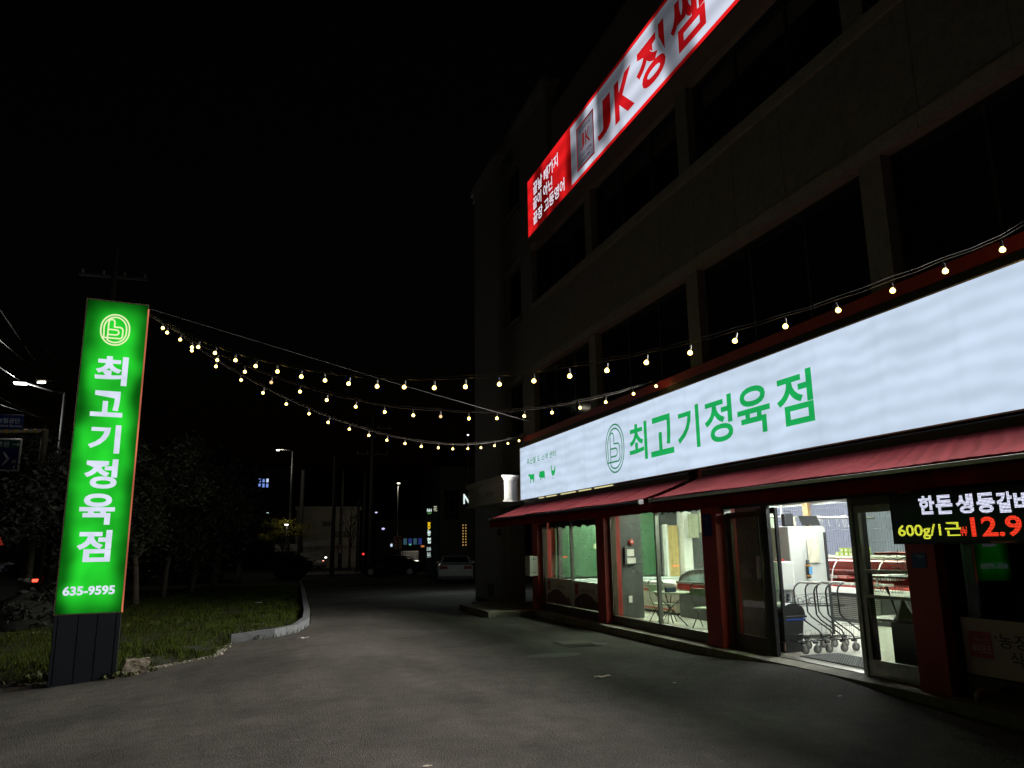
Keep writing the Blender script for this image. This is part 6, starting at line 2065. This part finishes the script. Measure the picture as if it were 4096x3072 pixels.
    for sd in (-1, 1):
        for yy in wy:
            mbw = MB().tube([(sd * (Wd_ / 2 - 0.2), yy, 0.33), (sd * (Wd_ / 2 + 0.01), yy, 0.33)], 0.33, 18)
            wo = P(mbw, 'wheel', M_RUB)
            P(MB().tube([(sd * (Wd_ / 2 + 0.005), yy, 0.33), (sd * (Wd_ / 2 + 0.02), yy, 0.33)], 0.2, 14), 'rim', M_ALU, wo)
        tl = glow('tail_lamp_on', (1.0, 0.06, 0.03), 4.0) if lit else mat('tail_lamp', (0.30, 0.02, 0.02), 0.2)
        ry = prof[1][0]
        P(MB().bev(sd * (Wd_ / 2 - 0.48), sd * (Wd_ / 2 - 0.05), ry - 0.02, ry + 0.16, 0.78, 0.93, 0.01) if sd > 0 else MB().bev(-(Wd_ / 2 - 0.05), -(Wd_ / 2 - 0.48), ry - 0.02, ry + 0.16, 0.78, 0.93, 0.01), 'tail_light', tl)
        P(MB().bev(sd * 0.62 - 0.17, sd * 0.62 + 0.17, 2.12, 2.27, 0.62, 0.74, 0.01) if kind != 'truck' else MB().bev(sd * 0.8 - 0.15, sd * 0.8 + 0.15, 3.0, 3.07, 0.62, 0.78, 0.01), 'headlight', M_GLASSD)
        P(MB().bev(sd * (Wd_ / 2 + 0.09) - 0.09, sd * (Wd_ / 2 + 0.09) + 0.09, 0.85, 0.93, 1.0, 1.13, 0.02) if kind != 'truck' else MB().bev(sd * 1.2 - 0.06, sd * 1.2 + 0.06, 2.7, 2.78, 1.3, 1.6, 0.02), 'mirror', paint)
    P(MB().bev(-0.26, 0.26, prof[1][0] - 0.02, prof[1][0] + 0.02, 0.62 if kind == 'sedan' else 0.72, 0.74 if kind == 'sedan' else 0.84, 0.004), 'number_plate', mat('plate_white', (0.6, 0.6, 0.58), 0.5))
    P(MB().box(-Wd_ / 2 + 0.03, Wd_ / 2 - 0.03, prof[0][0] - 0.015, prof[0][0] + 0.2, 0.27, 0.40), 'bumper_trim', M_BLACKP)
    T.rotation_euler = (0, 0, rz)
    T.scale = (scale,) * 3
    return T
WHP = mat('white_car_paint', (0.62, 0.61, 0.58), 0.25, var=0.03)
BKP = mat('black_car_paint', (0.012, 0.012, 0.014), 0.12, var=0.05, spec=0.8)
SVP = mat('silver_car_paint', (0.35, 0.35, 0.36), 0.3, 0.4, var=0.05)
car(1822, 2295, 42.5, math.radians(-14), 'white sedan parked behind the bank pylon, seen from the rear', WHP)
car(1570, 2272, 57, math.radians(70), 'black sedan parked side on in front of the white railing', BKP)
car(1212, 2242, 80, math.radians(40), 'dim silver car half hidden behind the round bush', SVP)
car(-60, 2345, 30, math.radians(4), 'white car with glowing brake light cut by the left edge', WHP, 'suv', True, 'waiting_car', 'cars waiting in the left street')
car(95, 2320, 41, math.radians(4), 'dark truck with glowing tail lamps waiting beyond the hedge', mat('dark_truck_paint', (0.08, 0.075, 0.07), 0.4), 'truck', True, 'waiting_truck', 'cars waiting in the left street')
car(200, 2290, 75, math.radians(4), 'dim far car with red lamps showing through the hedge', BKP, 'sedan', True, 'waiting_car', 'cars waiting in the left street')
# exit sign glimmer behind a third floor pane
c = at_x(2331, 1049, 7.4)
o = MB().box(7.36, 7.40, c.y - 0.12, c.y + 0.12, c.z - 0.05, c.z + 0.06).build('exit_light', glow('exit_green', (0.02, 0.35, 0.20), 0.6)); tag(o, 'small green exit light behind a third floor window', 'light')

o = MB().bev(6.95, 7.7, 6.5, 7.30, FZ, 0.69, 0.01).build('lower_crate', mat('dark_teal_crate', (0.02, 0.035, 0.033), 0.5, var=0.2)); tag(o, 'dark teal crate filling the space under the shelf behind the right glass panel', 'crate')
o = MB().bev(7.0, 7.5, 6.6, 7.2, 0.722, 0.80, 0.01).build('flat_case', mat('dark_teal_crate', (0.02, 0.035, 0.033), 0.5, var=0.2)); tag(o, 'flat dark case lying on the low shelf board beside the umbrella', 'case')
